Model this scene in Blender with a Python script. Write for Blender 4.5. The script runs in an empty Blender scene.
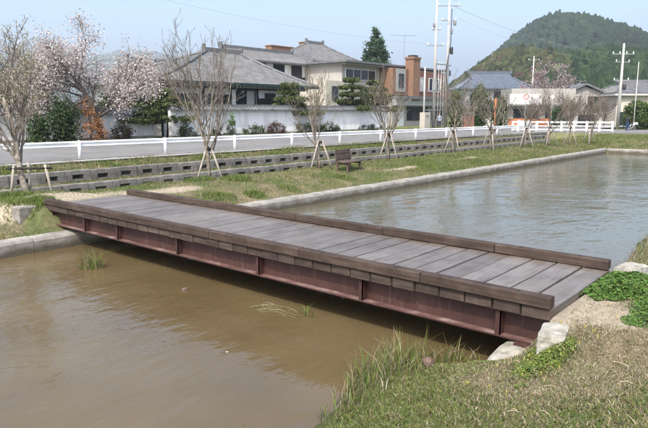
import bpy, math, random
import numpy as np
from mathutils import Vector, Matrix

# ------------------------------------------------------------------ camera / light
SC = bpy.context.scene
COL = SC.collection
R = math.radians
CAM_H = 1.9
F_PX, HOR, VP2 = 600.0, 112.0, 840.0          # photo is 648 x 428
PITCH = math.atan((214 - HOR) / F_PX)
YAW = math.atan((VP2 - 324) / math.hypot(F_PX, 214 - HOR))
cam_d = bpy.data.cameras.new('camera'); cam = bpy.data.objects.new('camera', cam_d); COL.objects.link(cam)
cam.location = (0, 0, CAM_H)
fwd = Vector((math.cos(YAW) * math.cos(PITCH), math.sin(YAW) * math.cos(PITCH), -math.sin(PITCH)))
cam.rotation_euler = fwd.to_track_quat('-Z', 'Y').to_euler()
cam_d.sensor_fit = 'HORIZONTAL'; cam_d.sensor_width = 36.0; cam_d.lens = 36.0 * F_PX / 648.0
cam_d.clip_start = 0.05; cam_d.clip_end = 20000
SC.camera = cam

SUN_EL, SUN_AZ = R(52), math.atan2(-0.34, -0.94)     # towards the sun (left, behind the photographer)
S = Vector((math.cos(SUN_EL) * math.cos(SUN_AZ), math.cos(SUN_EL) * math.sin(SUN_AZ), math.sin(SUN_EL)))
w = bpy.data.worlds.new('World'); SC.world = w; w.use_nodes = True
wn = w.node_tree.nodes; wl = w.node_tree.links
sky = wn.new('ShaderNodeTexSky'); sky.sky_type = 'NISHITA'; sky.sun_disc = False
sky.sun_elevation = SUN_EL; sky.sun_rotation = math.atan2(S.x, S.y)
sky.air_density = 1.0; sky.dust_density = 4.6; sky.ozone_density = 1.5
wl.new(sky.outputs[0], wn['Background'].inputs[0]); wn['Background'].inputs[1].default_value = 0.15
sd = bpy.data.lights.new('sun', 'SUN'); sd.energy = 2.15; sd.angle = R(0.6); sd.color = (1.0, 0.96, 0.9)
so = bpy.data.objects.new('sun', sd); COL.objects.link(so); so.rotation_euler = S.to_track_quat('Z', 'Y').to_euler()
SC.view_settings.view_transform = 'Standard'; SC.view_settings.look = 'None'
SC.view_settings.exposure = 1.25; SC.view_settings.gamma = 1.0; SC.view_settings.use_curve_mapping = False
SC.cycles.max_bounces = 6; SC.cycles.volume_bounces = 0

rng = np.random.default_rng(7); random.seed(7)

# ------------------------------------------------------------------ pixel -> direction helpers
def ray(x, y):
    a = (x - 324) / F_PX; b = (214 - y) / F_PX
    fw = math.cos(PITCH) + math.sin(PITCH) * b; up = -math.sin(PITCH) + math.cos(PITCH) * b
    return (fw * math.cos(YAW) + a * math.sin(YAW), fw * math.sin(YAW) - a * math.cos(YAW), up, fw)
def on_z(x, y, z):
    r = ray(x, y); t = (z - CAM_H) / r[2]; return (r[0] * t, r[1] * t, z)
def on_v(x, y, v):
    r = ray(x, y); t = v / r[1]; return (r[0] * t, v, CAM_H + r[2] * t)
def at_d(x, y, d):
    r = ray(x, y); t = d / r[3]; return (r[0] * t, r[1] * t, CAM_H + r[2] * t)
def ss(a, b, x):
    t = np.clip((np.asarray(x, float) - a) / (b - a), 0, 1); return t * t * (3 - 2 * t)
_T = np.random.default_rng(3).random((256, 256))
def vn(x, y, s, o=0):                                  # smooth value noise 0..1
    x = np.asarray(x, float) * s + 31.7 * o + 500; y = np.asarray(y, float) * s + 17.3 * o + 500
    i = np.floor(x).astype(int); j = np.floor(y).astype(int); fx = x - i; fy = y - j
    fx = fx * fx * (3 - 2 * fx); fy = fy * fy * (3 - 2 * fy)
    g = lambda a, b: _T[a % 256, b % 256]
    return (g(i, j) * (1 - fx) + g(i + 1, j) * fx) * (1 - fy) + (g(i, j + 1) * (1 - fx) + g(i + 1, j + 1) * fx) * fy
def fbm(x, y, s, o=0):
    return vn(x, y, s, o) * .55 + vn(x, y, s * 2.1, o + 1) * .3 + vn(x, y, s * 4.3, o + 2) * .15

# ------------------------------------------------------------------ materials
def new_mat(name):
    m = bpy.data.materials.new(name); m.use_nodes = True
    nt = m.node_tree; b = nt.nodes['Principled BSDF']
    return m, nt, b
def mat(name, cols, scale=4.0, rough=0.8, bump=0.0, bscale=None, stretch=(1, 1, 1), spec=0.3, detail=6, obj_rand=0.0, metal=0.0):
    m, nt, b = new_mat(name); N = nt.nodes; L = nt.links
    tc = N.new('ShaderNodeTexCoord'); mp = N.new('ShaderNodeMapping'); mp.inputs['Scale'].default_value = stretch
    L.new(tc.outputs['Object'], mp.inputs[0])
    no = N.new('ShaderNodeTexNoise'); no.inputs['Scale'].default_value = scale; no.inputs['Detail'].default_value = detail
    no.inputs['Roughness'].default_value = .62
    L.new(mp.outputs[0], no.inputs['Vector'])
    cr = N.new('ShaderNodeValToRGB'); els = cr.color_ramp.elements
    n = len(cols)
    pos = [0.5] if n == 1 else [0.32 + 0.36 * i / (n - 1) for i in range(n)]
    els[0].position = pos[0]; els[0].color = (*cols[0], 1)
    if n == 1: els[1].color = (*cols[0], 1)
    else:
        els[1].position = pos[-1]; els[1].color = (*cols[-1], 1)
        for i in range(1, n - 1):
            e = els.new(pos[i]); e.color = (*cols[i], 1)
    L.new(no.outputs['Fac'], cr.inputs[0])
    out = cr.outputs[0]
    if obj_rand:
        oi = N.new('ShaderNodeObjectInfo'); hs = N.new('ShaderNodeHueSaturation')
        mr = N.new('ShaderNodeMapRange'); mr.inputs[3].default_value = 1 - obj_rand; mr.inputs[4].default_value = 1 + obj_rand
        L.new(oi.outputs['Random'], mr.inputs[0]); L.new(mr.outputs[0], hs.inputs['Value']); L.new(out, hs.inputs['Color']); out = hs.outputs[0]
    L.new(out, b.inputs['Base Color'])
    b.inputs['Roughness'].default_value = rough; b.inputs['Specular IOR Level'].default_value = spec; b.inputs['Metallic'].default_value = metal
    if bump:
        n2 = N.new('ShaderNodeTexNoise'); n2.inputs['Scale'].default_value = bscale or scale * 4; n2.inputs['Detail'].default_value = 5
        L.new(mp.outputs[0], n2.inputs['Vector'])
        bp = N.new('ShaderNodeBump'); bp.inputs['Strength'].default_value = bump; bp.inputs['Distance'].default_value = .02
        L.new(n2.outputs['Fac'], bp.inputs['Height']); L.new(bp.outputs[0], b.inputs['Normal'])
    return m
def vcol_mat(name, rough=0.7, trans=0.0, spec=0.25):
    m, nt, b = new_mat(name); N = nt.nodes; L = nt.links
    a = N.new('ShaderNodeAttribute'); a.attribute_name = 'Col'
    L.new(a.outputs['Color'], b.inputs['Base Color'])
    b.inputs['Roughness'].default_value = rough; b.inputs['Specular IOR Level'].default_value = spec
    if trans:
        t = N.new('ShaderNodeBsdfTranslucent'); L.new(a.outputs['Color'], t.inputs['Color'])
        mx = N.new('ShaderNodeMixShader'); mx.inputs[0].default_value = trans
        L.new(b.outputs[0], mx.inputs[1]); L.new(t.outputs[0], mx.inputs[2]); L.new(mx.outputs[0], N['Material Output'].inputs['Surface'])
    return m
M = {}
M['leaf'] = vcol_mat('leaf', .65, .3)
M['blossom'] = vcol_mat('blossom', .8, .3)
M['bark_pale'] = mat('bark_pale', [(.09, .072, .055), (.175, .15, .12), (.28, .255, .215)], 7, .9, .4)
M['bark_dark'] = mat('bark_dark', [(.045, .036, .03), (.12, .1, .085)], 6, .9, .4)
M['stake'] = mat('stake', [(.2, .17, .14), (.40, .37, .32)], 9, .85, .3, stretch=(1, 1, .3))
M['concrete'] = mat('concrete', [(.15, .14, .118), (.245, .232, .205), (.33, .315, .28)], 3, .88, .35, 30)
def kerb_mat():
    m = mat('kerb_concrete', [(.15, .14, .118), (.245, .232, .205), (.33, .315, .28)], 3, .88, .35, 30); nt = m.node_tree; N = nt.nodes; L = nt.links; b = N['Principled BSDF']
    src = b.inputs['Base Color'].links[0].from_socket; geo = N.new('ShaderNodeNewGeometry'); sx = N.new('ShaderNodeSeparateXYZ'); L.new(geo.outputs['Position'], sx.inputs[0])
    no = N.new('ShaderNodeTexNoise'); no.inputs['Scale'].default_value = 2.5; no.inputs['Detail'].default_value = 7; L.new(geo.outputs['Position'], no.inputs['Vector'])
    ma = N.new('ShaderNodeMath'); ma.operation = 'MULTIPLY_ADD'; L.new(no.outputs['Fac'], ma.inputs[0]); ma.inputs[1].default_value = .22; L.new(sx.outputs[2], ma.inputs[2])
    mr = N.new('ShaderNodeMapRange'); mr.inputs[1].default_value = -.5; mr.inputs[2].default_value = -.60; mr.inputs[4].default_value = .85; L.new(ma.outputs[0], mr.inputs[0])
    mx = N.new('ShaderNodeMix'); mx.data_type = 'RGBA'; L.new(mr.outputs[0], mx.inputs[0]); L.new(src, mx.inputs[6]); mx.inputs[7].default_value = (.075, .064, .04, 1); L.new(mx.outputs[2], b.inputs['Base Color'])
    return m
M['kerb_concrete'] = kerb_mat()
M['concrete_pale'] = mat('concrete_pale', [(.16, .15, .115), (.31, .30, .255), (.42, .41, .36)], 4.5, .85, .8, 20)
M['concrete_dark'] = mat('concrete_dark', [(.085, .08, .066), (.185, .176, .155), (.28, .268, .24)], 2.6, .9, .5, 25, obj_rand=.2)
M['pole'] = mat('pole', [(.34, .335, .32), (.45, .44, .42)], 2, .8, .1)
M['steel'] = mat('steel', [(.2, .21, .22), (.3, .31, .32)], 5, .5, 0, metal=.3)
M['dark_metal'] = mat('dark_metal', [(.03, .03, .035), (.06, .06, .065)], 5, .55)
M['white_paint'] = mat('white_paint', [(.58, .595, .60), (.74, .75, .755), (.78, .79, .79)], 1.3, .4, 0, spec=.5)
M['asphalt'] = mat('asphalt', [(.12, .118, .112), (.16, .158, .152), (.19, .187, .18)], .35, .9, .2, 40)
M['road_line'] = mat('road_line', [(.5, .5, .49), (.7, .7, .69)], 5, .8)
M['plaster'] = mat('plaster', [(.58, .575, .56), (.76, .76, .75), (.82, .82, .81)], 1.6, .85, 0, None, (1, 1, .22))
M['plaster_beige'] = mat('plaster_beige', [(.40, .365, .31), (.47, .435, .37)], .8, .9)
M['plaster_grey'] = mat('plaster_grey', [(.30, .29, .265), (.38, .365, .335)], .8, .9)
M['tile'] = mat('tile', [(.08, .083, .086), (.12, .123, .126), (.165, .168, .17)], 1.6, .6, .2, 12, spec=.4)
M['tile_blue'] = mat('tile_blue', [(.07, .085, .11), (.11, .13, .16)], 1.6, .5, .2, 12, spec=.5)
M['tile_cap'] = mat('tile_cap', [(.10, .105, .11), (.17, .175, .18)], 3, .6)
M['cap_pale'] = mat('cap_pale', [(.36, .355, .34), (.48, .475, .46)], 3, .7)
M['timber_dark'] = mat('timber_dark', [(.022, .018, .016), (.05, .042, .036)], 5, .7, stretch=(1, 1, .2))
M['green_frame'] = mat('green_frame', [(.012, .028, .026), (.025, .045, .04)], 4, .5)
M['brick_orange'] = mat('brick_orange', [(.17, .098, .065), (.26, .155, .10)], 9, .9)
M['brick_red'] = mat('brick_red', [(.15, .075, .055), (.21, .115, .085)], 5, .9)
M['orange_paint'] = mat('orange_paint', [(.34, .12, .05), (.44, .17, .075)], 3, .7)
M['red_paint'] = mat('red_paint', [(.55, .06, .04), (.62, .1, .07)], 3, .5)
M['pink_paint'] = mat('pink_paint', [(.55, .25, .3), (.65, .35, .4)], 3, .5)
M['metal_sheet'] = mat('metal_sheet', [(.27, .28, .275), (.35, .36, .355)], 3, .55, stretch=(6, 6, .2))
m, nt, b = new_mat('glass'); b.inputs['Base Color'].default_value = (.02, .025, .03, 1); b.inputs['Roughness'].default_value = .06
M['glass'] = m
M['curtain'] = mat('curtain', [(.35, .35, .34), (.5, .5, .48)], 3, .9, stretch=(8, 8, .3))
M['skin'] = mat('skin', [(.5, .33, .25)], 3, .6)
M['cloth_dark'] = mat('cloth_dark', [(.02, .02, .025), (.04, .04, .045)], 6, .9)
M['cloth_blue'] = mat('cloth_blue', [(.03, .06, .18), (.05, .09, .24)], 6, .9)
M['cloth_grey'] = mat('cloth_grey', [(.22, .25, .33), (.3, .33, .4)], 6, .9)
M['hat_red'] = mat('hat_red', [(.35, .07, .05), (.42, .1, .07)], 6, .9)
M['rubber'] = mat('rubber', [(.02, .02, .02), (.035, .035, .035)], 6, .8)
M['mud'] = mat('mud', [(.05, .04, .026), (.10, .013, .05)], 3, .8, .4)
M['stone_brown'] = mat('stone_brown', [(.09, .06, .045), (.17, .12, .10)], 12, .7, .4, 30)
M['flower_yellow'] = mat('flower_yellow', [(.75, .6, .04), (.8, .68, .08)], 6, .8)

def wood_mat(name, c0, c1, c2, axis, rough=.75, orand=.1, grain=1.0, dust=None):
    # weathered timber: grain stretched along its length, stains with a shape of their own
    m, nt, b = new_mat(name); N = nt.nodes; L = nt.links
    tc = N.new('ShaderNodeTexCoord'); oi = N.new('ShaderNodeObjectInfo')
    ad = N.new('ShaderNodeVectorMath'); ad.operation = 'ADD'; sc = N.new('ShaderNodeVectorMath'); sc.operation = 'SCALE'
    cb = N.new('ShaderNodeCombineXYZ')
    for i in range(3): L.new(oi.outputs['Random'], cb.inputs[i])
    L.new(cb.outputs[0], sc.inputs[0]); sc.inputs['Scale'].default_value = 37.0
    L.new(tc.outputs['Object'], ad.inputs[0]); L.new(sc.outputs[0], ad.inputs[1])
    mp = N.new('ShaderNodeMapping'); mp.inputs['Scale'].default_value = tuple(1.5 if i == axis else 26 * grain for i in range(3))
    L.new(ad.outputs[0], mp.inputs[0])
    n1 = N.new('ShaderNodeTexNoise'); n1.inputs['Scale'].default_value = 1.0; n1.inputs['Detail'].default_value = 6; n1.inputs['Roughness'].default_value = .65
    L.new(mp.outputs[0], n1.inputs['Vector'])
    n2 = N.new('ShaderNodeTexNoise'); n2.inputs['Scale'].default_value = 2.6; n2.inputs['Detail'].default_value = 7; n2.inputs['Roughness'].default_value = .7
    L.new(ad.outputs[0], n2.inputs['Vector'])
    mx = N.new('ShaderNodeMix'); mx.data_type = 'FLOAT'; mx.inputs[0].default_value = .5
    L.new(n1.outputs['Fac'], mx.inputs[2]); L.new(n2.outputs['Fac'], mx.inputs[3])
    cr = N.new('ShaderNodeValToRGB'); e = cr.color_ramp.elements
    e[0].position = .36; e[0].color = (*c0, 1); e[1].position = .66; e[1].color = (*c2, 1); k = e.new(.5); k.color = (*c1, 1)
    L.new(mx.outputs[0], cr.inputs[0])
    hs = N.new('ShaderNodeHueSaturation'); mr = N.new('ShaderNodeMapRange'); mr.inputs[3].default_value = 1 - orand; mr.inputs[4].default_value = 1 + orand
    L.new(oi.outputs['Random'], mr.inputs[0]); L.new(mr.outputs[0], hs.inputs['Value']); L.new(cr.outputs[0], hs.inputs['Color'])
    out = hs.outputs[0]
    if dust:
        n3 = N.new('ShaderNodeTexNoise'); n3.inputs['Scale'].default_value = 1.1; n3.inputs['Detail'].default_value = 8; n3.inputs['Roughness'].default_value = .75
        geo = N.new('ShaderNodeNewGeometry'); L.new(geo.outputs['Position'], n3.inputs['Vector'])
        r3 = N.new('ShaderNodeMapRange'); r3.inputs[1].default_value = .5; r3.inputs[2].default_value = .74; r3.inputs[4].default_value = .55
        L.new(n3.outputs['Fac'], r3.inputs[0])
        m3 = N.new('ShaderNodeMix'); m3.data_type = 'RGBA'; L.new(r3.outputs[0], m3.inputs[0]); L.new(out, m3.inputs[6]); m3.inputs[7].default_value = (*dust, 1)
        out = m3.outputs[2]
        # dirt collected along both timber kerbs
        sx = N.new('ShaderNodeSeparateXYZ'); L.new(tc.outputs['Object'], sx.inputs[0]); ab = N.new('ShaderNodeMath'); ab.operation = 'ABSOLUTE'; L.new(sx.outputs[0], ab.inputs[0])
        n4 = N.new('ShaderNodeTexNoise'); n4.inputs['Scale'].default_value = 3.5; n4.inputs['Detail'].default_value = 8; L.new(geo.outputs['Position'], n4.inputs['Vector'])
        sm_ = N.new('ShaderNodeMath'); sm_.operation = 'MULTIPLY_ADD'; L.new(n4.outputs['Fac'], sm_.inputs[0]); sm_.inputs[1].default_value = .55; L.new(ab.outputs[0], sm_.inputs[2])
        r4 = N.new('ShaderNodeMapRange'); r4.inputs[1].default_value = .98; r4.inputs[2].default_value = 1.2; r4.inputs[4].default_value = .8; L.new(sm_.outputs[0], r4.inputs[0])
        m4 = N.new('ShaderNodeMix'); m4.data_type = 'RGBA'; L.new(r4.outputs[0], m4.inputs[0]); L.new(out, m4.inputs[6]); m4.inputs[7].default_value = (.10, .075, .052, 1)
        out = m4.outputs[2]
    L.new(out, b.inputs['Base Color']); b.inputs['Roughness'].default_value = rough; b.inputs['Specular IOR Level'].default_value = .3
    bp = N.new('ShaderNodeBump'); bp.inputs['Strength'].default_value = .4; bp.inputs['Distance'].default_value = .006
    L.new(mx.outputs[0], bp.inputs['Height']); L.new(bp.outputs[0], b.inputs['Normal'])
    return m
M['deck'] = wood_mat('deck', (.075, .067, .062), (.13, .119, .111), (.185, .172, .161), 0, .55, .16, .8, (.17, .145, .12))
M['curb_wood'] = wood_mat('curb_wood', (.023, .0155, .012), (.048, .033, .025), (.092, .069, .054), 1, .8, .12)
M['end_wood'] = wood_mat('end_wood', (.024, .017, .014), (.055, .04, .032), (.10, .078, .063), 1, .85, .22)
M['bench_wood'] = wood_mat('bench_wood', (.05, .035, .026), (.09, .065, .05), (.14, .11, .085), 0, .8, .15)
# rusty red-lead painted steel
m, nt, b = new_mat('girder_paint'); N = nt.nodes; L = nt.links
tc = N.new('ShaderNodeTexCoord')
n1 = N.new('ShaderNodeTexNoise'); n1.inputs['Scale'].default_value = 2.2; n1.inputs['Detail'].default_value = 8; n1.inputs['Roughness'].default_value = .7
mp = N.new('ShaderNodeMapping'); mp.inputs['Scale'].default_value = (1, 1.0, .5); L.new(tc.outputs['Object'], mp.inputs[0]); L.new(mp.outputs[0], n1.inputs['Vector'])
cr = N.new('ShaderNodeValToRGB'); e = cr.color_ramp.elements
e[0].position = .3; e[0].color = (.032, .0135, .0105, 1); e[1].position = .75; e[1].color = (.105, .058, .046, 1)
for p, c in ((.48, (.049, .020, .0155, 1)), (.62, (.064, .028, .022, 1))): k = e.new(p); k.color = c
L.new(n1.outputs['Fac'], cr.inputs[0])
n2 = N.new('ShaderNodeTexNoise'); n2.inputs['Scale'].default_value = 14; n2.inputs['Detail'].default_value = 6; mp2 = N.new('ShaderNodeMapping'); mp2.inputs['Scale'].default_value = (1, 1, .12)
L.new(tc.outputs['Object'], mp2.inputs[0]); L.new(mp2.outputs[0], n2.inputs['Vector'])
r2 = N.new('ShaderNodeMapRange'); r2.inputs[1].default_value = .57; r2.inputs[2].default_value = .72; r2.inputs[4].default_value = .5; L.new(n2.outputs['Fac'], r2.inputs[0])
mx = N.new('ShaderNodeMix'); mx.data_type = 'RGBA'; L.new(r2.outputs[0], mx.inputs[0]); L.new(cr.outputs[0], mx.inputs[6]); mx.inputs[7].default_value = (.11, .07, .062, 1)
L.new(mx.outputs[2], b.inputs['Base Color']); b.inputs['Roughness'].default_value = .6
M['girder_paint'] = m
M['girder_dusty_sunlit'] = mat('girder_dusty_sunlit', [(.07, .034, .03), (.12, .068, .06), (.24, .185, .165)], 3.5, .75, .1, stretch=(1, 1, 1))  # flange tops: pale dust, with sunlit brightness painted into the colour

# ------------------------------------------------------------------ mesh builder
class MB:
    def __init__(s): s.v = []; s.f = []
    def box(s, x0, x1, y0, y1, z0, z1):
        n = len(s.v)
        s.v += [(x0, y0, z0), (x1, y0, z0), (x1, y1, z0), (x0, y1, z0), (x0, y0, z1), (x1, y0, z1), (x1, y1, z1), (x0, y1, z1)]
        s.f += [(n, n + 3, n + 2, n + 1), (n + 4, n + 5, n + 6, n + 7), (n, n + 1, n + 5, n + 4), (n + 1, n + 2, n + 6, n + 5), (n + 2, n + 3, n + 7, n + 6), (n + 3, n, n + 4, n + 7)]
        return s
    def cbox(s, x0, x1, y0, y1, z0, z1, c=.01):          # box with chamfered upright/long edges (octagonal section on every side)
        n = len(s.v)
        pts = []
        for (zz, i) in ((z0, c), (z0 + c, 0), (z1 - c, 0), (z1, c)):
            for (px, py, ax, ay) in ((x0, y0, 1, 0), (x1, y0, -1, 0), (x1, y0, 0, 1), (x1, y1, 0, -1), (x1, y1, -1, 0), (x0, y1, 1, 0), (x0, y1, 0, -1), (x0, y0, 0, 1)):
                X = px + ax * c; Y = py + ay * c
                cx, cy = (x0 + x1) / 2, (y0 + y1) / 2
                X += i * (1 if X < cx else -1); Y += i * (1 if Y < cy else -1)
                pts.append((X, Y, zz))
        s.v += pts
        s.f.append(tuple(n + 7 - k for k in range(8)))
        for r in range(3):
            for k in range(8):
                a = n + r * 8 + k; bq = n + r * 8 + (k + 1) % 8
                s.f.append((a, bq, bq + 8, a + 8))
        s.f.append(tuple(n + 24 + k for k in range(8)))
        return s
    def tube(s, pts, rad, k=6, cap=True):
        n = len(s.v); m = len(pts); P = [Vector(p) for p in pts]
        if not hasattr(rad, '__len__'): rad = [rad] * m
        up = None
        for i in range(m):
            d = (P[min(i + 1, m - 1)] - P[max(i - 1, 0)])
            if d.length < 1e-9: d = Vector((0, 0, 1))
            d.normalize()
            if up is None: up = Vector((1, 0, 0)) if abs(d.x) < .8 else Vector((0, 1, 0))
            a = (up - d * up.dot(d)); a.normalize(); c = d.cross(a); up = a
            for j in range(k):
                t = 2 * math.pi * j / k
                q = P[i] + (a * math.cos(t) + c * math.sin(t)) * rad[i]; s.v.append((q.x, q.y, q.z))
        for i in range(m - 1):
            for j in range(k):
                a0 = n + i * k + j; a1 = n + i * k + (j + 1) % k
                s.f.append((a0, a1, a1 + k, a0 + k))
        if cap:
            s.f.append(tuple(n + k - 1 - j for j in range(k))); s.f.append(tuple(n + (m - 1) * k + j for j in range(k)))
        return s
    def bar(s, p, q, w, h):                               # rectangular bar from p to q, width w (horizontal), height h
        P, Q = Vector(p), Vector(q); d = (Q - P).normalized()
        a = Vector((0, 0, 1)) if abs(d.z) < .9 else Vector((1, 0, 0))
        x = d.cross(a).normalized(); y = x.cross(d).normalized()
        n = len(s.v)
        for B in (P, Q):
            for (i, j) in ((-1, -1), (1, -1), (1, 1), (-1, 1)):
                t = B + x * (w / 2 * i) + y * (h / 2 * j); s.v.append((t.x, t.y, t.z))
        s.f += [(n, n + 3, n + 2, n + 1), (n + 4, n + 5, n + 6, n + 7)]
        for k in range(4): s.f.append((n + k, n + (k + 1) % 4, n + 4 + (k + 1) % 4, n + 4 + k))
        return s
    def poly(s, pts): n = len(s.v); s.v += [tuple(p) for p in pts]; s.f.append(tuple(range(n, n + len(pts)))); return s
    def prism(s, poly2, z0, z1):
        n = len(s.v); k = len(poly2)
        s.v += [(x, y, z0) for x, y in poly2] + [(x, y, z1) for x, y in poly2]
        s.f.append(tuple(n + k - 1 - i for i in range(k))); s.f.append(tuple(n + k + i for i in range(k)))
        for i in range(k): j = (i + 1) % k; s.f.append((n + i, n + j, n + k + j, n + k + i))
        return s
    def disc(s, c, nrm, r0, r1, k=24):                    # lathe: annular/filled disc thickness handled by tube
        return s.tube([Vector(c) - Vector(nrm) * r1 / 2, Vector(c) + Vector(nrm) * r1 / 2], r0, k)
    def mesh(s, name):
        me = bpy.data.meshes.new(name); me.from_pydata(s.v, [], s.f); me.update(); return me
    def build(s, name, m, parent=None, smooth=False):
        me = s.mesh(name); o = bpy.data.objects.new(name, me); COL.objects.link(o)
        if m is not None: me.materials.append(M[m] if isinstance(m, str) else m)
        if smooth: me.polygons.foreach_set('use_smooth', [True] * len(me.polygons))
        if parent is not None: o.parent = parent
        return o
def np_obj(name, V, Fc, m, parent=None, cols=None, smooth=False, loc=None):
    """V (n,3); Fc (m,k) faces of equal size; cols (n,3) per vertex"""
    me = bpy.data.meshes.new(name); n = len(V); k = Fc.shape[1]; f = len(Fc)
    me.vertices.add(n); me.vertices.foreach_set('co', np.ascontiguousarray(V, dtype=np.float32).ravel())
    me.loops.add(f * k); me.loops.foreach_set('vertex_index', np.ascontiguousarray(Fc, dtype=np.int32).ravel())
    me.polygons.add(f); me.polygons.foreach_set('loop_start', np.arange(0, f * k, k, dtype=np.int32))
    if smooth: me.polygons.foreach_set('use_smooth', np.ones(f, dtype=bool))
    me.update(calc_edges=True)
    if cols is not None:
        a = me.attributes.new('Col', 'FLOAT_COLOR', 'POINT')
        a.data.foreach_set('color', np.ascontiguousarray(np.concatenate([cols, np.ones((n, 1))], 1), dtype=np.float32).ravel())
    me.materials.append(M[m] if isinstance(m, str) else m)
    o = bpy.data.objects.new(name, me); COL.objects.link(o)
    if parent is not None: o.parent = parent
    if loc is not None: o.location = loc
    return o
def tag(o, label=None, cat=None, group=None, kind=None):
    if label: o['label'] = label
    if cat: o['category'] = cat
    if group: o['group'] = group
    if kind: o['kind'] = kind
    return o
def thing(name, label, cat, loc=(0, 0, 0), rz=0, group=None):
    o = bpy.data.objects.new(name, None); COL.objects.link(o); o.location = loc; o.rotation_euler = (0, 0, rz); o.empty_display_size = .2
    return tag(o, label, cat, group)
def inst(name, me, parent, loc=(0, 0, 0), rot=(0, 0, 0), scale=(1, 1, 1)):
    o = bpy.data.objects.new(name, me); COL.objects.link(o); o.parent = parent; o.location = loc; o.rotation_euler = rot; o.scale = scale; return o
def copy_tree(o, parent=None):
    c = o.copy(); COL.objects.link(c); c.parent = parent
    for ch in list(o.children): copy_tree(ch, c)
    return c

# ================================================================== SETTING
WATER = -0.78
KV = 11.55                                   # pond side of the far kerb
KU = 42.6                                    # far end kerb
BU0, BU1, BV0, BV1 = 5.68, 7.72, 1.93, 12.50  # bridge deck
def shore(u):                                # near shoreline (v at water level)
    return np.interp(u, [-30, 0, 2.0, 3.6, 4.3, 5.0, 5.5, 6.0, 7.5, 8.6, 11.0, 12.3, 14.6, 25, 45], [2.6, 3.0, 3.1, 3.2, 3.36, 3.40, 3.2, 2.75, 2.45, 2.5, 2.66, 2.72, 2.9, 3.0, 3.0])
def ground_h(u, v):
    u = np.asarray(u, float); v = np.asarray(v, float)
    n = fbm(u, v, .9, 4) - .5; nf = fbm(u, v, 4.0, 9) - .5
    # near bank: from the waterline up to the bridge end level, slightly up to the photographer
    s = shore(u) - v + n * .25
    bank = np.interp(s, [-3, -1.0, 0.0, .3, .8, 1.4, 2.0, 2.8, 5, 8], [-1.5, -1.2, WATER, -.67, -.52, -.34, -.15, .0, .2, .3])
    bank = bank + nf * .05 + n * .05
    flat = ss(1.75, 1.05, np.abs(u - 6.65)) * ss(3.3, 2.6, v)         # level landing at the bridge end
    landing = np.interp(v, [-2, 1.2, 1.9, 2.05, 2.3, 2.6, 3.2], [.1, .0, -.035, -.35, -.62, -.8, -.98])
    bank = bank * (1 - flat) + landing * flat
    bank = bank + .10 * ss(1, .2, np.hypot((u - 5.1) / .5, (v - 1.5) / .35))
    # far bank strip
    far = np.interp(v, [KV, KV + .25, 12.4, 13.4, 14.3, 15.2, 16.0, 16.6], [-.55, -.53, -.38, -.20, -.13, -.21, -.42, -.6]) + n * .07 + nf * .03
    fl = ss(1.38, 1.08, np.abs(u - 6.6 + .35 * (v - 12.5))) * ss(KV + .55, 12.45, v) * ss(16.5, 14.2, v)
    far = far * (1 - fl) + (-.025 + nf * .02) * fl
    # dip between the left bank and the bridge end
    pond = np.where(v < 7, bank, np.where(v < KV + .15, -1.25, far))
    # far end of the pond
    e = np.interp(u, [KU, KU + .3, 46, 50], [-.55, -.5, -.28, -.15]) + n * .08
    endz = np.where(u > KU, np.minimum(np.maximum(e, -.55), np.where(v < KV, e, far)), pond)
    z = np.where((v < KV) & (u > KU + .15), e, np.where((v < KV) & (u > KU - 1) & (v > 3), -1.25, pond))
    z = np.where((v >= KV) & (u > KU), np.maximum(e, far - .1 * ss(44, 58, u)), z)
    # canal
    can = np.interp(v, [16.6, 16.75, 16.85, 20.22, 20.5, 20.54, 21.24, 21.28, 22.3, 22.7, 60], [-.6, -.62, -1.35, -1.35, -1.3, -.66, -.58, -.24, -.06, -.05, -.05])
    can = can + (nf * .05) * ((v > 20.55) & (v < 21.2) | (v > 21.3) & (v < 22.6))
    can = np.where((v > 22.6), np.interp(v, [22.6, 31, 33, 60, 120], [-.06, -.06, .1, .2, 0]), can)
    z = np.where(v >= 16.6, np.where(u < 58.5, can, np.where(v > 22.6, can, -.12)), z)
    # distance: flat land
    ff = ss(75, 110, np.hypot(u, v)); z = z * (1 - ff) + (-.45) * ff
    return z
def axis(segs):
    out = []
    for a, b2, st in segs: out += list(np.arange(a, b2, st))
    return np.array(out + [segs[-1][1]])
ua = np.concatenate([[-6000, -2000, -600, -200, -80, -40, -20], axis([(-12, 0, .6), (0, 15, .14), (15, KU - .1, .3), (KU + .13, KU + .16, .04), (KU + .2, 46, .3), (46, 75, .8)]), [80, 90, 100, 130, 200, 400, 900, 2500, 7000]])
va = np.concatenate([[-6000, -2000, -600, -200, -60, -25, -12], axis([(-7, -1, .5), (-1, 3.6, .12), (3.6, KV - .3, 1.2), (KV + .13, KV + .16, .04), (KV + .2, 16.6, .2)]), [16.7, 16.75, 16.8, 16.85, 17.5, 19, 20.22, 20.5, 20.54, 20.7, 20.9, 21.1, 21.24, 21.28, 21.6, 21.9, 22.2, 22.5, 22.7, 24, 27, 31, 33, 36, 42, 50, 60, 75, 90, 120, 200, 400, 900, 2500, 7000]])
U, V = np.meshgrid(ua, va, indexing='ij'); Z = ground_h(U, V)
nu, nv = U.shape; I = np.arange(nu * nv).reshape(nu, nv)
Fq = np.stack([I[:-1, :-1], I[1:, :-1], I[1:, 1:], I[:-1, 1:]], -1).reshape(-1, 4)
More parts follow.
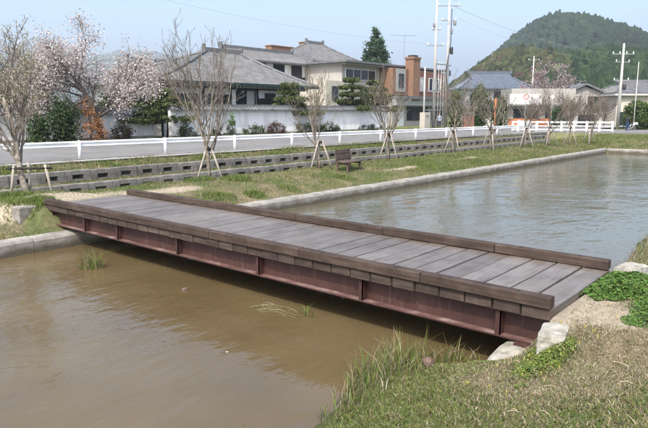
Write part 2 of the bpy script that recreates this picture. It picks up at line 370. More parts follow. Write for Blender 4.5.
def ground_mask(u, v):
    """(green, sand, mud) weights: bare earth at both bridge ends and on trodden spots, mud at the waterline"""
    n = fbm(u, v, 1.2, 20); n2 = fbm(u, v, .35, 30)
    green = ss(.38, .62, n * .6 + n2 * .4 + .03)
    d1 = np.hypot((u - 6.3 + .3 * (v - 13)) / 2.6, (v - 13.2) / 1.0); d1b = np.hypot((u - 3.6) / 2.6, (v - 14.5) / .4); d1c = np.hypot((u - 9.4) / 1.3, (v - 13.5) / .35)
    d2 = np.hypot((u - 6.4) / .95, (v - 1.78) / .30); d3 = np.hypot((u - 5.95) / .38, (v - 1.5) / .42)
    d4 = np.hypot((u - 20.0) / 1.5, (v - 12.9) / .22) + .25; d5 = np.hypot((u - 26) / 1.6, (v - 13.2) / .2) + .25
    sand = np.maximum.reduce([ss(1.25, .6, d + (n - .5) * 1.4) for d in (d1, d1b, d1c, d2, d3, d4, d5)])
    sand = sand * np.where(v > 8, ss(12.55, 12.85, v), 1)
    return green, sand
gm, sm = ground_mask(U, V); mudm = ss(.10, -.12, Z - WATER) * (V < KV)
dry = np.array([.18, .148, .094]); grn = np.array([.075, .096, .034]); snd = np.array([.32, .275, .205]); mud = np.array([.07, .055, .035])
c = dry + (grn - dry) * gm[..., None]; c = c + (snd - c) * sm[..., None]; c = c + (mud - c) * mudm[..., None]
far_c = np.array([.13, .15, .06]); fw_ = ss(40, 80, np.hypot(U, V))[..., None]; c = c * (1 - fw_) + far_c * fw_
m, nt, b = new_mat('earth'); N = nt.nodes; L = nt.links
a = N.new('ShaderNodeAttribute'); a.attribute_name = 'Col'
tc = N.new('ShaderNodeTexCoord'); no = N.new('ShaderNodeTexNoise'); no.inputs['Scale'].default_value = 9; no.inputs['Detail'].default_value = 9; no.inputs['Roughness'].default_value = .75
L.new(tc.outputs['Object'], no.inputs['Vector'])
mr = N.new('ShaderNodeMapRange'); mr.inputs[1].default_value = .3; mr.inputs[2].default_value = .7; mr.inputs[3].default_value = .6; mr.inputs[4].default_value = 1.35; L.new(no.outputs['Fac'], mr.inputs[0])
hs = N.new('ShaderNodeHueSaturation'); L.new(a.outputs['Color'], hs.inputs['Color']); L.new(mr.outputs[0], hs.inputs['Value']); L.new(hs.outputs[0], b.inputs['Base Color'])
bp = N.new('ShaderNodeBump'); bp.inputs['Strength'].default_value = .7; bp.inputs['Distance'].default_value = .03; L.new(no.outputs['Fac'], bp.inputs['Height']); L.new(bp.outputs[0], b.inputs['Normal'])
b.inputs['Roughness'].default_value = .95; b.inputs['Specular IOR Level'].default_value = .1
M['earth'] = m
tag(np_obj('ground', np.stack([U, V, Z], -1).reshape(-1, 3), Fq, 'earth', cols=c.reshape(-1, 3), smooth=True), kind='structure')

# ---- pond water (muddy, rippled)
m, nt, b = new_mat('pond_water'); N = nt.nodes; L = nt.links
tc = N.new('ShaderNodeTexCoord')
nb = N.new('ShaderNodeTexNoise'); nb.inputs['Scale'].default_value = .5; nb.inputs['Detail'].default_value = 3; L.new(tc.outputs['Object'], nb.inputs['Vector'])
cr = N.new('ShaderNodeValToRGB'); e = cr.color_ramp.elements; e[0].position = .35; e[0].color = (.088, .064, .030, 1); e[1].position = .68; e[1].color = (.116, .088, .045, 1)
L.new(nb.outputs['Fac'], cr.inputs[0])
sq = N.new('ShaderNodeSeparateXYZ'); L.new(tc.outputs['Object'], sq.inputs[0]); dp = N.new('ShaderNodeMapRange'); dp.inputs[1].default_value = 8.0; dp.inputs[2].default_value = 14.0; L.new(sq.outputs[0], dp.inputs[0])
mw = N.new('ShaderNodeMix'); mw.data_type = 'RGBA'; L.new(dp.outputs[0], mw.inputs[0]); L.new(cr.outputs[0], mw.inputs[6]); mw.inputs[7].default_value = (.088, .086, .056, 1)   # base colour turns grey-green past the bridge
L.new(mw.outputs[2], b.inputs['Base Color'])
b.inputs['Roughness'].default_value = .02; b.inputs['IOR'].default_value = 1.42; b.inputs['Specular IOR Level'].default_value = .5
def ripple(scale, stretch, rot, detail, dist):
    mp = N.new('ShaderNodeMapping'); mp.inputs['Rotation'].default_value = (0, 0, rot); mp.inputs['Scale'].default_value = stretch
    L.new(tc.outputs['Object'], mp.inputs[0]); t = N.new('ShaderNodeTexNoise'); t.inputs['Scale'].default_value = scale; t.inputs['Detail'].default_value = detail; t.inputs['Distortion'].default_value = dist
    L.new(mp.outputs[0], t.inputs['Vector']); return t.outputs['Fac']
r1 = ripple(3.2, (1, 2.4, 1), R(-62), 3, .4); r2_ = ripple(9.0, (1, 2.0, 1), R(-45), 2, .2); r3_ = ripple(.9, (1, 1.6, 1), R(-70), 2, .3)
calm = N.new('ShaderNodeTexNoise'); calm.inputs['Scale'].default_value = .33; calm.inputs['Detail'].default_value = 2; L.new(tc.outputs['Object'], calm.inputs['Vector'])
cm = N.new('ShaderNodeMapRange'); cm.inputs[1].default_value = .35; cm.inputs[2].default_value = .62; cm.inputs[3].default_value = .45; cm.inputs[4].default_value = 1.0; L.new(calm.outputs['Fac'], cm.inputs[0])
def mul(a_, k_):
    q = N.new('ShaderNodeMath'); q.operation = 'MULTIPLY'
    L.new(a_, q.inputs[0])
    if isinstance(k_, float): q.inputs[1].default_value = k_
    else: L.new(k_, q.inputs[1])
    return q.outputs[0]
def add(a_, b_):
    q = N.new('ShaderNodeMath'); q.operation = 'ADD'; L.new(a_, q.inputs[0]); L.new(b_, q.inputs[1]); return q.outputs[0]
sp = N.new('ShaderNodeSeparateXYZ'); L.new(tc.outputs['Object'], sp.inputs[0])            # water sheltered under the deck lies calmer
dx = N.new('ShaderNodeMath'); dx.operation = 'SUBTRACT'; L.new(sp.outputs[0], dx.inputs[0]); dx.inputs[1].default_value = 6.9
ax = N.new('ShaderNodeMath'); ax.operation = 'ABSOLUTE'; L.new(dx.outputs[0], ax.inputs[0])
sh = N.new('ShaderNodeMapRange'); sh.inputs[1].default_value = .7; sh.inputs[2].default_value = 2.2; sh.inputs[3].default_value = .25; sh.inputs[4].default_value = 1.0; L.new(ax.outputs[0], sh.inputs[0])
hgt = mul(add(mul(add(mul(r1, 1.0), mul(r2_, .2)), cm.outputs[0]), mul(r3_, 2.2)), sh.outputs[0])
bp = N.new('ShaderNodeBump'); bp.inputs['Strength'].default_value = 1.0; bp.inputs['Distance'].default_value = .013; L.new(hgt, bp.inputs['Height']); L.new(bp.outputs[0], b.inputs['Normal'])
M['pond_water'] = m
wb = MB(); wb.poly([(-60, -4, WATER), (KU + .05, -4, WATER), (KU + .05, KV + .05, WATER), (-60, KV + .05, WATER)])
tag(wb.build('pond_water', 'pond_water'), kind='structure')
m2, nt, b = new_mat('canal_water'); b.inputs['Base Color'].default_value = (.035, .032, .022, 1); b.inputs['Roughness'].default_value = .12; M['canal_water'] = m2
tag(MB().poly([(-60, 16.8, -1.2), (58.4, 16.8, -1.2), (58.4, 20.32, -1.2), (-60, 20.32, -1.2)]).build('canal_water', 'canal_water'), kind='structure')

# ---- concrete kerb round the pond (each cast length its own piece)
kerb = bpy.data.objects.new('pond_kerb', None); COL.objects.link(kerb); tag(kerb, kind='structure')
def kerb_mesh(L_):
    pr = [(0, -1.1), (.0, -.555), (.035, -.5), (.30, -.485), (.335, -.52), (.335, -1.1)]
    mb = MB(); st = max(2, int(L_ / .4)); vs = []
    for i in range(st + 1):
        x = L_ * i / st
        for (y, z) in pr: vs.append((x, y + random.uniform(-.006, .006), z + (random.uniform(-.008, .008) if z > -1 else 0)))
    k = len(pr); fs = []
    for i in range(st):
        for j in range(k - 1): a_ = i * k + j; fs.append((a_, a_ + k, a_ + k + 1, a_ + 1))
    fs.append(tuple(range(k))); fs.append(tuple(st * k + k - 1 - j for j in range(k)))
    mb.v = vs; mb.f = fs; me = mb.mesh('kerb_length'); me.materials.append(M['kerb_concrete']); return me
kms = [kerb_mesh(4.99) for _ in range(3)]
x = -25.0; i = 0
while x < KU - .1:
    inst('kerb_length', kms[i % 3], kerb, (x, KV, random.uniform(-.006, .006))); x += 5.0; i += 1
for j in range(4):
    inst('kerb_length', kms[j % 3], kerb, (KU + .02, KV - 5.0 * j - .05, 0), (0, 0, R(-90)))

# ---- canal: near retaining wall, two stepped rows of hollow blocks on the road side
cw = MB().box(-40, 58.4, 16.62, 16.84, -1.4, -.57).build('canal_wall', 'concrete_dark'); tag(cw, 'low concrete retaining wall lining the canal behind the grass strip', 'wall')
def hollow_block():
    mb = MB(); W2, H2, D2 = .492, .50, .3
    hx, hz0, hz1 = .225, .17, .345
    # face ring with a recessed opening
    o = [(-W2, 0, 0), (W2, 0, 0), (W2, 0, H2), (-W2, 0, H2)]; i_ = [(-hx, 0, hz0), (hx, 0, hz0), (hx, 0, hz1), (-hx, 0, hz1)]
    i2 = [(-hx * .9, .26, hz0 + .02), (hx * .9, .26, hz0 + .02), (hx * .9, .26, hz1 - .02), (-hx * .9, .26, hz1 - .02)]
    c_ = [(-W2 + .012, -.012, .012), (W2 - .012, -.012, .012), (W2 - .012, -.012, H2 - .012), (-W2 + .012, -.012, H2 - .012)]
    bk = [(-W2, D2, 0), (W2, D2, 0), (W2, D2, H2), (-W2, D2, H2)]
    ci = [(p[0], -.012, p[2]) for p in i_]
    vs = o + c_ + ci + i2 + bk; mb.v = vs
    for k in range(4):
        n_ = (k + 1) % 4
        mb.f += [(k, n_, 4 + n_, 4 + k), (4 + k, 4 + n_, 8 + n_, 8 + k), (8 + k, 8 + n_, 12 + n_, 12 + k), (k, 16 + k, 16 + n_, n_)]
    mb.f += [(12, 13, 14, 15), (19, 18, 17, 16)]
    me = mb.mesh('hollow_block'); me.materials.append(M['concrete_dark']); return me
hb = hollow_block()
for (vv, z0, n0, n1, lab, ph) in ((21.0, -.70, -3, 59, 'upper row of grey hollow concrete blocks below the roadside grass', .14), (20.25, -1.1, -3, 58, 'lower row of grey hollow concrete blocks at the canal water', .6)):
    t = thing('block_wall', lab, 'wall', (0, vv, z0))
    for k in range(n0, n1):
        uu = k * .975 + ph + (0 if vv > 20.5 else 0)
        if uu > 57.8: break
        inst('hollow_block', hb, t, (uu, random.uniform(-.012, .012), random.uniform(-.012, .012)), (random.uniform(-.012, .012), 0, random.uniform(-.01, .01)), (.985, 1, .98))

# ---- road with edge kerb, edge line
tag(MB().poly([(-80, 23.9, -.01), (140, 20.2, -.01), (140, 30.4, .06), (-80, 31.6, .06)]).build('road', 'asphalt'), kind='structure')
tag(MB().poly([(-80, 24.35, -.004), (140, 20.65, -.004), (140, 20.8, -.003), (-80, 24.5, -.003)]).build('road_edge_line', 'road_line'), kind='structure')
tag(MB().poly([(-80, 31.05, .0605), (140, 29.85, .0605), (140, 30.0, .0615), (-80, 31.2, .0615)]).build('road_edge_line', 'road_line'), kind='structure')
rk = MB(); n_ = 60
rk.bar((-80, 31.7, .08), (140, 30.5, .08), .18, .24)
tag(rk.build('road_kerb', 'concrete'), kind='structure')
def rail_v(u): return 23.95 - .043 * (u - 2)
tag(MB().bar((-80, rail_v(-80) - .12, -.06), (58.5, rail_v(58.5) - .12, -.06), .34, .16).build('road_kerb', 'concrete_dark'), kind='structure')
# cross street over the canal at the far end of the strip
tag(MB().prism([(59.3, 27), (63.2, 12.0), (74, 12.0), (70, 27)], -.35, -.02).build('cross_street', 'asphalt'), kind='structure')
# ================================================================== FOOTBRIDGE
br = thing('footbridge', 'low footbridge with grey plank deck, timber kerbs and dark red steel girders', 'bridge', (6.7, BV0, 0))
def bb(name, mb, m, parent=br, smooth=False):
    """mesh given in world coordinates, stored relative to the bridge origin"""
    mb.v = [(x - 6.7, y - BV0, z) for x, y, z in mb.v]; return mb.build(name, m, parent, smooth)
NP = 34; pitch = (BV1 - BV0) / NP
for k in range(NP):
    mb = MB().cbox(BU0 + random.uniform(.01, .03), BU1 - random.uniform(.01, .03), BV0 + k * pitch + .009, BV0 + (k + 1) * pitch - .009 - random.choice([0, 0, .004, .008]), -.115 + random.uniform(-.004, .004), random.uniform(-.006, .003), .004)
    o = bb('plank', mb, 'deck')
    o.data.materials.append(M['end_wood'])
    for p in o.data.polygons:
        if abs(p.center.x) > (BU1 - BU0) / 2 - .06: p.material_index = 1
cuts = [BV0 + .005, 3.4, 5.25, 7.1, 8.95, 10.8, BV1 - .01]
for (u0, u1) in ((BU0 - .012, BU0 + .118), (BU1 - .118, BU1 + .012)):
    for a_, b_ in zip(cuts[:-1], cuts[1:]):
        mb = MB().cbox(u0, u1, a_ + .005, b_ - .005, .006, .122 + random.uniform(-.004, .004), .007)
        k_ = bb('kerb_beam', mb, 'curb_wood')
        for q in (a_ + .35, b_ - .35):
            mbb = MB().tube([((u0 + u1) / 2, q, .122), ((u0 + u1) / 2, q, .134)], .016, 8)
            mbb.v = [(x - 6.7, y - BV0, z) for x, y, z in mbb.v]; mbb.build('bolt', 'dark_metal', k_)
GU = [BU0 + .17, 6.7, BU1 - .17]
for gi, gu in enumerate(GU):
    g = bb('girder', MB().box(gu - .006, gu + .006, 2.02, 12.45, -.40, -.13), 'girder_paint')
    for nm, z0, z1 in (('flange', -.416, -.398), ('flange', -.134, -.118)):
        f = MB().box(gu - .11, gu + .11, 2.02, 12.45, z0, z1); f.v = [(x - 6.7, y - BV0, z) for x, y, z in f.v]; fo = f.build(nm, 'girder_paint', g)
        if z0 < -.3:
            fo.data.materials.append(M['girder_dusty_sunlit'])
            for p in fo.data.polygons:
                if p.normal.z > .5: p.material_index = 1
    if gi < 2:
        for vv in (2.49, 4.28, 6.12, 8.03, 9.83, 11.0, 12.3):
            f = MB().box(gu - .105, gu - .007, vv - .03, vv - .018, -.397, -.135); f.box(gu - .105, gu - .093, vv - .03, vv + .03, -.397, -.135)
            f.v = [(x - 6.7, y - BV0, z) for x, y, z in f.v]; f.build('stiffener', 'girder_paint', g)
for vv in (2.2, 5.2, 8.2, 11.2, 12.3):
    bb('cross_beam', MB().box(GU[0] + .008, GU[2] - .008, vv - .05, vv + .05, -.37, -.2), 'girder_paint')
bb('bearing_plate', MB().box(BU0 - .02, BU1 + .02, 2.02, 2.28, -.44, -.418), 'girder_paint')

def rough_block(name, x0, x1, y0, y1, z0, z1, m, amp=.02, seg=5, rz=0, c=(0, 0)):
    """broken-edged concrete block: subdivided box, rounded and jittered"""
    cx, cy, cz = (x0 + x1) / 2, (y0 + y1) / 2, (z0 + z1) / 2; hx, hy, hz = (x1 - x0) / 2, (y1 - y0) / 2, (z1 - z0) / 2
    vs = {}; V_ = []; F_ = []; r_ = random.Random(int(x0 * 1000) + 5)
    def vid(p):
        key = tuple(round(q, 4) for q in p)
        if key not in vs:
            q = Vector(p); m_ = sorted([abs(t) for t in p], reverse=True)
            k_ = 1 - .07 * max(0, m_[1] - .7) / .3 - .05 * max(0, m_[2] - .7) / .3
            vs[key] = len(V_); V_.append((q.x * hx * k_ + r_.uniform(-amp, amp), q.y * hy * k_ + r_.uniform(-amp, amp), q.z * hz * k_ + r_.uniform(-amp, amp)))
        return vs[key]
    g_ = [-1 + 2 * i / seg for i in range(seg + 1)]
    for ax in range(3):
        for sgn in (-1, 1):
            for i in range(seg):
                for j in range(seg):
                    q = []
                    for (a_, b_) in ((i, j), (i + 1, j), (i + 1, j + 1), (i, j + 1)):
                        p = [0, 0, 0]; p[ax] = sgn; p[(ax + 1) % 3] = g_[a_]; p[(ax + 2) % 3] = g_[b_]; q.append(vid(p))
                    F_.append(tuple(q if sgn > 0 else q[::-1]))
    mb = MB(); mb.v = V_; mb.f = F_; o = mb.build(name, m); o.location = (cx, cy, cz); o.rotation_euler = (0, 0, rz); return o
tag(rough_block('concrete_footing', 5.18, 8.0, 1.75, 2.42, -1.05, -.442, 'concrete_pale', .010, 8), 'broken pale concrete footing carrying the red girder end in the grass', 'footing')
tag(rough_block('concrete_block', 5.08, 5.52, 1.64, 1.88, -.32, -.035, 'concrete_pale', .006, 6, R(12)), 'loose pale concrete block lying beside the end of the timber kerb', 'block')
tag(rough_block('concrete_block', 7.74, 8.2, 1.62, 1.9, -.25, .03, 'concrete_pale', .007, 6, R(-8)), 'pale concrete block half hidden by the leafy green patch', 'block')
tag(MB().box(5.57, 8.0, 12.42, 12.75, -1.1, -.14).build('abutment', 'concrete'), 'grey concrete abutment under the sandy end of the footbridge', 'abutment')
tag(MB().cbox(5.16, 5.56, 12.52, 12.86, -.9, -.02, .02).build('wing_block', 'concrete'), 'grey upright concrete block in the grass by the sandy bridge end', 'block')

# ================================================================== GRASS (blades)
GP = {'dry': (.26, .215, .135), 'straw': (.39, .345, .245), 'olive': (.15, .145, .05), 'green': (.092, .14, .032), 'bright': (.15, .21, .04), 'dark': (.045, .062, .025)}
def pick(pal, n):
    """pal: list of (name, weight array or scalar) -> colours (n,3)"""
    w_ = np.stack([np.broadcast_to(np.asarray(q, float), (n,)) for _, q in pal], 1); w_ = w_ / w_.sum(1, keepdims=True)
    cs = np.cumsum(w_, 1); r_ = rng.random((n, 1)); ix = np.minimum((r_ > cs).sum(1), len(pal) - 1)
    C = np.array([GP[a_] for a_, _ in pal])[ix]
    return np.clip(C * (1 + rng.normal(0, .17, (n, 1))) * (1 + rng.normal(0, .06, (n, 3))), .01, .8)
def blades(name, P, h, wd, lean, cols, label, cat='grass', segs=2, m='leaf', parent=None, kind='stuff'):
    n = len(P); az = rng.random(n) * 2 * np.pi; la = rng.random(n) * 2 * np.pi
    d = np.stack([np.cos(az), np.sin(az), np.zeros(n)], 1); ld = np.stack([np.cos(la), np.sin(la), np.zeros(n)], 1)
    le = np.abs(lean * (.3 + rng.random(n)))[:, None]; h = np.asarray(h).reshape(-1, 1) * np.ones((n, 1)); wd = np.asarray(wd).reshape(-1, 1) * np.ones((n, 1))
    up = np.array([[0, 0, 1.0]])
    b0 = P - d * wd / 2; b1 = P + d * wd / 2
    if segs == 2:
        mid = P + up * h * .55 + ld * h * le * .35; m0 = mid - d * wd * .42; m1 = mid + d * wd * .42; tip = P + up * h * (1 - .3 * le) + ld * h * le
        Vv = np.stack([b0, b1, m1, m0, tip], 1).reshape(-1, 3); o_ = np.arange(n)[:, None] * 5
        T = np.concatenate([o_ + [0, 1, 2], o_ + [0, 2, 3], o_ + [3, 2, 4]], 1).reshape(-1, 3); k = 5
    else:
        tip = P + up * h * (1 - .3 * le) + ld * h * le
        Vv = np.stack([b0, b1, tip], 1).reshape(-1, 3); T = np.arange(3 * n).reshape(-1, 3); k = 3
    o = np_obj(name, Vv, T, m, parent=parent, cols=np.repeat(cols, k, 0))
    if parent is None: tag(o, label, cat, kind=kind)
    return o
def scatter(n, u0, u1, v0, v1):
    return u0 + rng.random(n) * (u1 - u0), v0 + rng.random(n) * (v1 - v0)
# near bank turf
u_, v_ = scatter(520000, 2.4, 13, -1.0, 3.4)
near_w = np.clip(1.75 - .14 * np.hypot(u_, v_), .2, 1)
z_ = ground_h(u_, v_); g_, s_ = ground_mask(u_, v_)
keep = (z_ > WATER + .05) & (rng.random(len(u_)) < (1 - .9 * s_) * near_w) & ~((u_ > BU0 - .05) & (u_ < BU1 + .05) & (v_ > BV0 - .06))
keep &= ~((u_ > 5.1) & (u_ < 8.1) & (v_ > 1.8) & (z_ > -.6) & (v_ < 2.4) & (u_ > 5.3))
u_, v_, z_, g_ = u_[keep], v_[keep], z_[keep], g_[keep]
gr = .75 * ss(.43, .64, fbm(u_, v_, 1.1, 41) * .55 + fbm(u_, v_, .5, 52) * .35 + g_ * .12)
gr = np.clip(gr + .75 * ss(.75, .2, np.hypot((u_ - 4.9) / .8, (v_ - 1.75) / .55)) + .5 * ss(.9, .3, np.abs(v_ - shore(u_) + .45)), 0, 1)
cols = pick([('dry', 1.0 - .75 * gr), ('straw', .55 * (1 - .8 * gr)), ('olive', .40 + .35 * gr), ('green', .08 + .6 * gr), ('bright', .03 + .35 * gr), ('dark', .10)], len(u_))
h_ = (.013 + .022 * rng.random(len(u_)) * (1 + 1.6 * (rng.random(len(u_)) < .05)) + .026 * gr * rng.random(len(u_)))
blades('near_bank_grass', np.stack([u_, v_, z_ - .004], 1), h_, .004 + .003 * rng.random(len(u_)), 1.1, cols, 'short mixed dry and green turf on the bank beside the bridge')
u_, v_ = scatter(9000, 2.6, 8, -.8, 2.8); z_ = ground_h(u_, v_); kp = (z_ > -.6) & (fbm(u_, v_, 2.2, 33) > .45) & ~((u_ > BU0 - .05) & (v_ > BV0 - .06)); u_, v_, z_ = u_[kp], v_[kp], z_[kp]
blades('dead_thatch', np.stack([u_, v_, z_ + .008], 1), .018, .0035, 5.5, pick([('straw', .8), ('dry', .6)], len(u_)), 'flattened dead straw matted over the near turf')
# taller fringe at the near waterline beyond the bridge
u_, v_ = scatter(16000, 8.2, 24, 0.5, 3.2); s_ = shore(u_) - v_
kp = (s_ > -.02) & (rng.random(len(u_)) < ss(1.0, .1, s_) * .9); u_, v_ = u_[kp], v_[kp]; z_ = ground_h(u_, v_)
cols = pick([('dry', .9), ('straw', .5), ('olive', .7), ('green', .5), ('dark', .25)], len(u_))
blades('bank_fringe_grass', np.stack([u_, v_, z_ - .01], 1), .07 + .2 * rng.random(len(u_)), .006, .9, cols, 'loose dry grass fringe at the pond edge beyond the bridge')
# far bank strip
def strip(name, n, u0, u1, v0, v1, hh, ww, label, bias=.0, seed=60, dens=None):
    u_, v_ = scatter(n, u0, u1, v0, v1); z_ = ground_h(u_, v_); g_, s_ = ground_mask(u_, v_)
    clump = fbm(u_, v_, 1.6, seed + 7)
    kp = rng.random(n) < (1 - .93 * s_) * np.clip(.35 + 1.1 * clump, 0, 1)
    if dens is not None: kp &= rng.random(n) < dens(u_, v_)
    u_, v_, z_, g_, clump = u_[kp], v_[kp], z_[kp], g_[kp], clump[kp]
    gr = np.clip(ss(.38, .6, fbm(u_, v_, .45, seed) * .6 + fbm(u_, v_, 1.4, seed + 3) * .4) + bias, 0, 1)
    cols = pick([('dry', .9 - .7 * gr), ('straw', .4 * (1 - .9 * gr)), ('olive', .6), ('green', .25 + .6 * gr), ('bright', .1 + .5 * gr), ('dark', .15)], len(u_))
    sz = .6 + .9 * ss(.5, .75, clump) * rng.random(len(u_))
    blades(name, np.stack([u_, v_, z_ - .005], 1), hh * (.5 + rng.random(len(u_))) * sz, ww, .8, cols, label, segs=1)
strip('far_bank_grass', 110000, -6, 18, KV + .34, 16.65, .075, .013, 'patchy spring grass on the strip between pond and canal', .42, dens=lambda u, v: np.where((u > 5.6) & (u < 7.85) & (v < 12.8), 0., 1.))
strip('far_bank_grass', 100000, 18, 45, KV + .34, 16.65, .10, .018, 'green grass on the long strip under the staked trees', .48, 70)
strip('verge_grass', 60000, -4, 58, 21.35, 22.6, .13, .03, 'grass verge sloping below the white guard rail', .25, 80)
strip('terrace_grass', 30000, -4, 58, 20.56, 20.97, .10, .03, 'thin grass on the ledge between the two block rows', .2, 90)
strip('pond_end_grass', 60000, KU + .4, 60, -6, 16.6, .16, .035, 'green grass beyond the far end kerb of the pond', .45, 95)
strip('roadside_weeds', 26000, 6, 58, 31.9, 33.3, .28, .05, 'low weeds and grass along the foot of the white wall', .5, 99)
# darker green weed clumps on the far strip
def tuft(name, u, v, r_, n, hh, ww, pal, label, group=None, lean=.7, z=None):
    a_ = rng.random(n) * 2 * np.pi; q = r_ * np.sqrt(rng.random(n)) * .9
    uu, vv = u + q * np.cos(a_), v + q * np.sin(a_)
    zz = ground_h(uu, vv) - .01 if z is None else np.full(n, z)
    base = np.array([u, v, float(np.min(zz))])
    zz = np.maximum(zz, WATER - .05); P = np.stack([uu, vv, zz], 1) - base
    o = blades(name, P, hh * (.45 + .75 * rng.random(n)) * (1.15 - .5 * q / r_), ww, lean, pick(pal, n), label, 'plant', kind=None)
    o.location = base; tag(o, label, 'plant', group)
    if 'kind' in o: del o['kind']
    return o
wp = [('green', .6), ('bright', .5), ('dark', .2), ('olive', .2)]
for i, (px, py, r_, hh) in enumerate([(256, 190, .42, .24), (222, 193, .3, .2), (150, 180, .25, .16), (287, 186, .3, .2), (236, 176, .45, .3), (200, 177, .45, .28), (300, 179, .35, .16), (14, 207, .4, .28), (41, 214, .28, .34), (28, 226, .4, .25), (8, 222, .4, .2), (48, 224, .25, .2), (345, 170, .4, .18), (420, 160, .5, .2), (470, 155, .6, .2)]):
    p = on_z(px, py, -.05 if py < 200 else (-.3 if py < 216 else -.48))
    if p[1] - r_ * 1.25 < KV + .4: p = (p[0], KV + .42 + r_ * 1.25, p[2])
    tuft('weed_clump', p[0], p[1], r_ * 1.25, 620, hh * .65, .011, wp, 'leafy green weed clump growing in the strip grass beside the canal trees', 'weed clumps on the far bank')
# reeds in the water
rp = [('green', .7), ('bright', .5), ('olive', .6), ('dry', .25)]
tuft('reed_clump', 5.13, 9.65, .20, 130, .42, .010, rp, 'small green reed clump standing in water near the bridge kerb', z=WATER - .02)
tuft('reed_clump', 5.72, 5.12, .10, 26, .26, .008, rp, 'sparse pale reed tuft in the shadow of the girder', lean=1.3, z=WATER - .02)
tuft('reed_clump', 3.15, 3.62, .06, 8, .10, .006, rp, 'few short reed tips poking from open water', z=WATER - .02)
fl = MB()                                              # thin floating stems by the girder
for k in range(16):
    a_ = random.uniform(-.5, .6) + 1.9; x0, y0 = 5.62 + random.uniform(-.12, .12), 5.2 + random.uniform(0, .6); l_ = random.uniform(.15, .45)
    fl.tube([(x0, y0, WATER + .006), (x0 + math.cos(a_) * l_ * .5, y0 + math.sin(a_) * l_ * .5, WATER + .02 + random.random() * .03), (x0 + math.cos(a_) * l_, y0 + math.sin(a_) * l_, WATER + .006)], .002, 4)
tag(fl.build('floating_reed', mat('stem_straw', [(.16, .17, .075), (.27, .27, .16)], 5)), 'pale floating reed stems lying on water beside the girder', 'plant')
spots = [(4.78, 3.2, .22, 260, .52), (5.05, 3.3, .2, 200, .52), (4.55, 3.32, .2, 170, .44), (4.3, 3.22, .16, 130, .34), (4.05, 3.12, .18, 130, .3), (5.32, 3.15, .18, 150, .46), (5.58, 2.95, .16, 110, .42), (4.9, 3.0, .2, 160, .26), (3.75, 3.1, .14, 70, .2), (5.3, 2.8, .16, 120, .22), (4.45, 2.98, .2, 130, .2), (5.75, 2.75, .12, 60, .28), (3.95, 2.95, .18, 90, .18)]
for i, (u, v, r_, n, hh) in enumerate(spots):
    tuft('reed_clump', u, v, r_ * 1.1, int(n * .62), hh * .88, .0075, [('green', .75), ('olive', .5), ('bright', .45), ('dry', .5), ('straw', .2)], 'green and straw coloured reed clump growing along the near muddy shore', 'reed clumps on the near shore', .65, z=max(float(ground_h(u, v)), WATER - .05) - .01)
# stones, debris
def pebble(name, c_, r_, m_, label, cat, sq=(1, 1, .75)):
    n1_, n2_ = 14, 9; vs = []; fs = []
    for i in range(n2_ + 1):
        th = math.pi * i / n2_
        for j in range(n1_):
            ph = 2 * math.pi * j / n1_; q = 1 + .12 * math.sin(3 * ph + 2 * th) * math.sin(th) + .08 * math.sin(5 * th + ph)
            vs.append((r_ * q * math.sin(th) * math.cos(ph) * sq[0], r_ * q * math.sin(th) * math.sin(ph) * sq[1], r_ * q * math.cos(th) * sq[2]))
    for i in range(n2_):
        for j in range(n1_): fs.append((i * n1_ + j, (i + 1) * n1_ + j, (i + 1) * n1_ + (j + 1) % n1_, i * n1_ + (j + 1) % n1_))
    mb = MB(); mb.v = vs; mb.f = fs; o = mb.build(name, m_, None, True); o.location = c_; return tag(o, label, cat)
pebble('round_stone', (4.98, 2.86, float(ground_h(4.98, 2.86)) + .05), .06, 'stone_brown', 'round brown stone sitting among the shore reeds', 'stone', (1, 1, .85))
pebble('floating_lump', (5.37, 7.34, WATER + .01), .05, 'stone_brown', 'small dark lump breaking the muddy water surface', 'stone', (1.2, .8, .6))
pebble('pale_chip', (4.2, 5.0, WATER + .004), .016, 'concrete_pale', 'tiny pale chip floating on open water', 'chip', (1, 1, .4))
# broad-leaved ground cover
def leaf_patch(name, cu, cv, ru, rv, n, hmax, size, pal, label, seed):
    a_ = rng.random(n) * 2 * np.pi; q = np.sqrt(rng.random(n)); uu = cu + ru * q * np.cos(a_); vv = cv + rv * q * np.sin(a_)
    e_ = q + (fbm(uu, vv, 2.5, seed) - .5) * 1.1; kp = e_ < .85; uu, vv, e_ = uu[kp], vv[kp], e_[kp]; n = len(uu)
    zz = ground_h(uu, vv) + hmax * np.clip(1 - e_, .1, 1) * (.3 + .9 * fbm(uu, vv, 5, seed + 2)) * (.6 + .4 * rng.random(n))
    C_ = np.stack([uu, vv, zz], 1)
    nr = np.stack([rng.normal(0, .45, n), rng.normal(0, .45, n), np.ones(n)], 1); nr /= np.linalg.norm(nr, axis=1, keepdims=True)
    t_ = np.cross(nr, np.stack([np.cos(a_[kp]), np.sin(a_[kp]), np.zeros(n)], 1)); t_ /= np.linalg.norm(t_, axis=1, keepdims=True); b_ = np.cross(nr, t_)
    s_ = (size * (.6 + .8 * rng.random(n)))[:, None]
    Vv = np.stack([C_ - t_ * s_, C_ + b_ * s_ * .7 + nr * s_ * .15, C_ + t_ * s_, C_ - b_ * s_ * .7 + nr * s_ * .15], 1).reshape(-1, 3)
    o = np_obj(name, Vv, np.arange(4 * n).reshape(-1, 4), 'leaf', cols=np.repeat(pick(pal, n), 4, 0)); return tag(o, label, 'ground cover', kind='stuff')
cp = [('green', .5), ('bright', .75), ('dark', .12)]
GP['bright'] = (.10, .20, .04)
leaf_patch('clover_patch', 7.0, 1.62, .82, .40, 9000, .17, .016, cp, 'bright green leafy patch spreading over the sandy bridge end', 3)
leaf_patch('clover_patch', 6.35, 1.12, .75, .30, 5000, .09, .014, cp, 'lower green leafy patch further from the bridge end', 8)
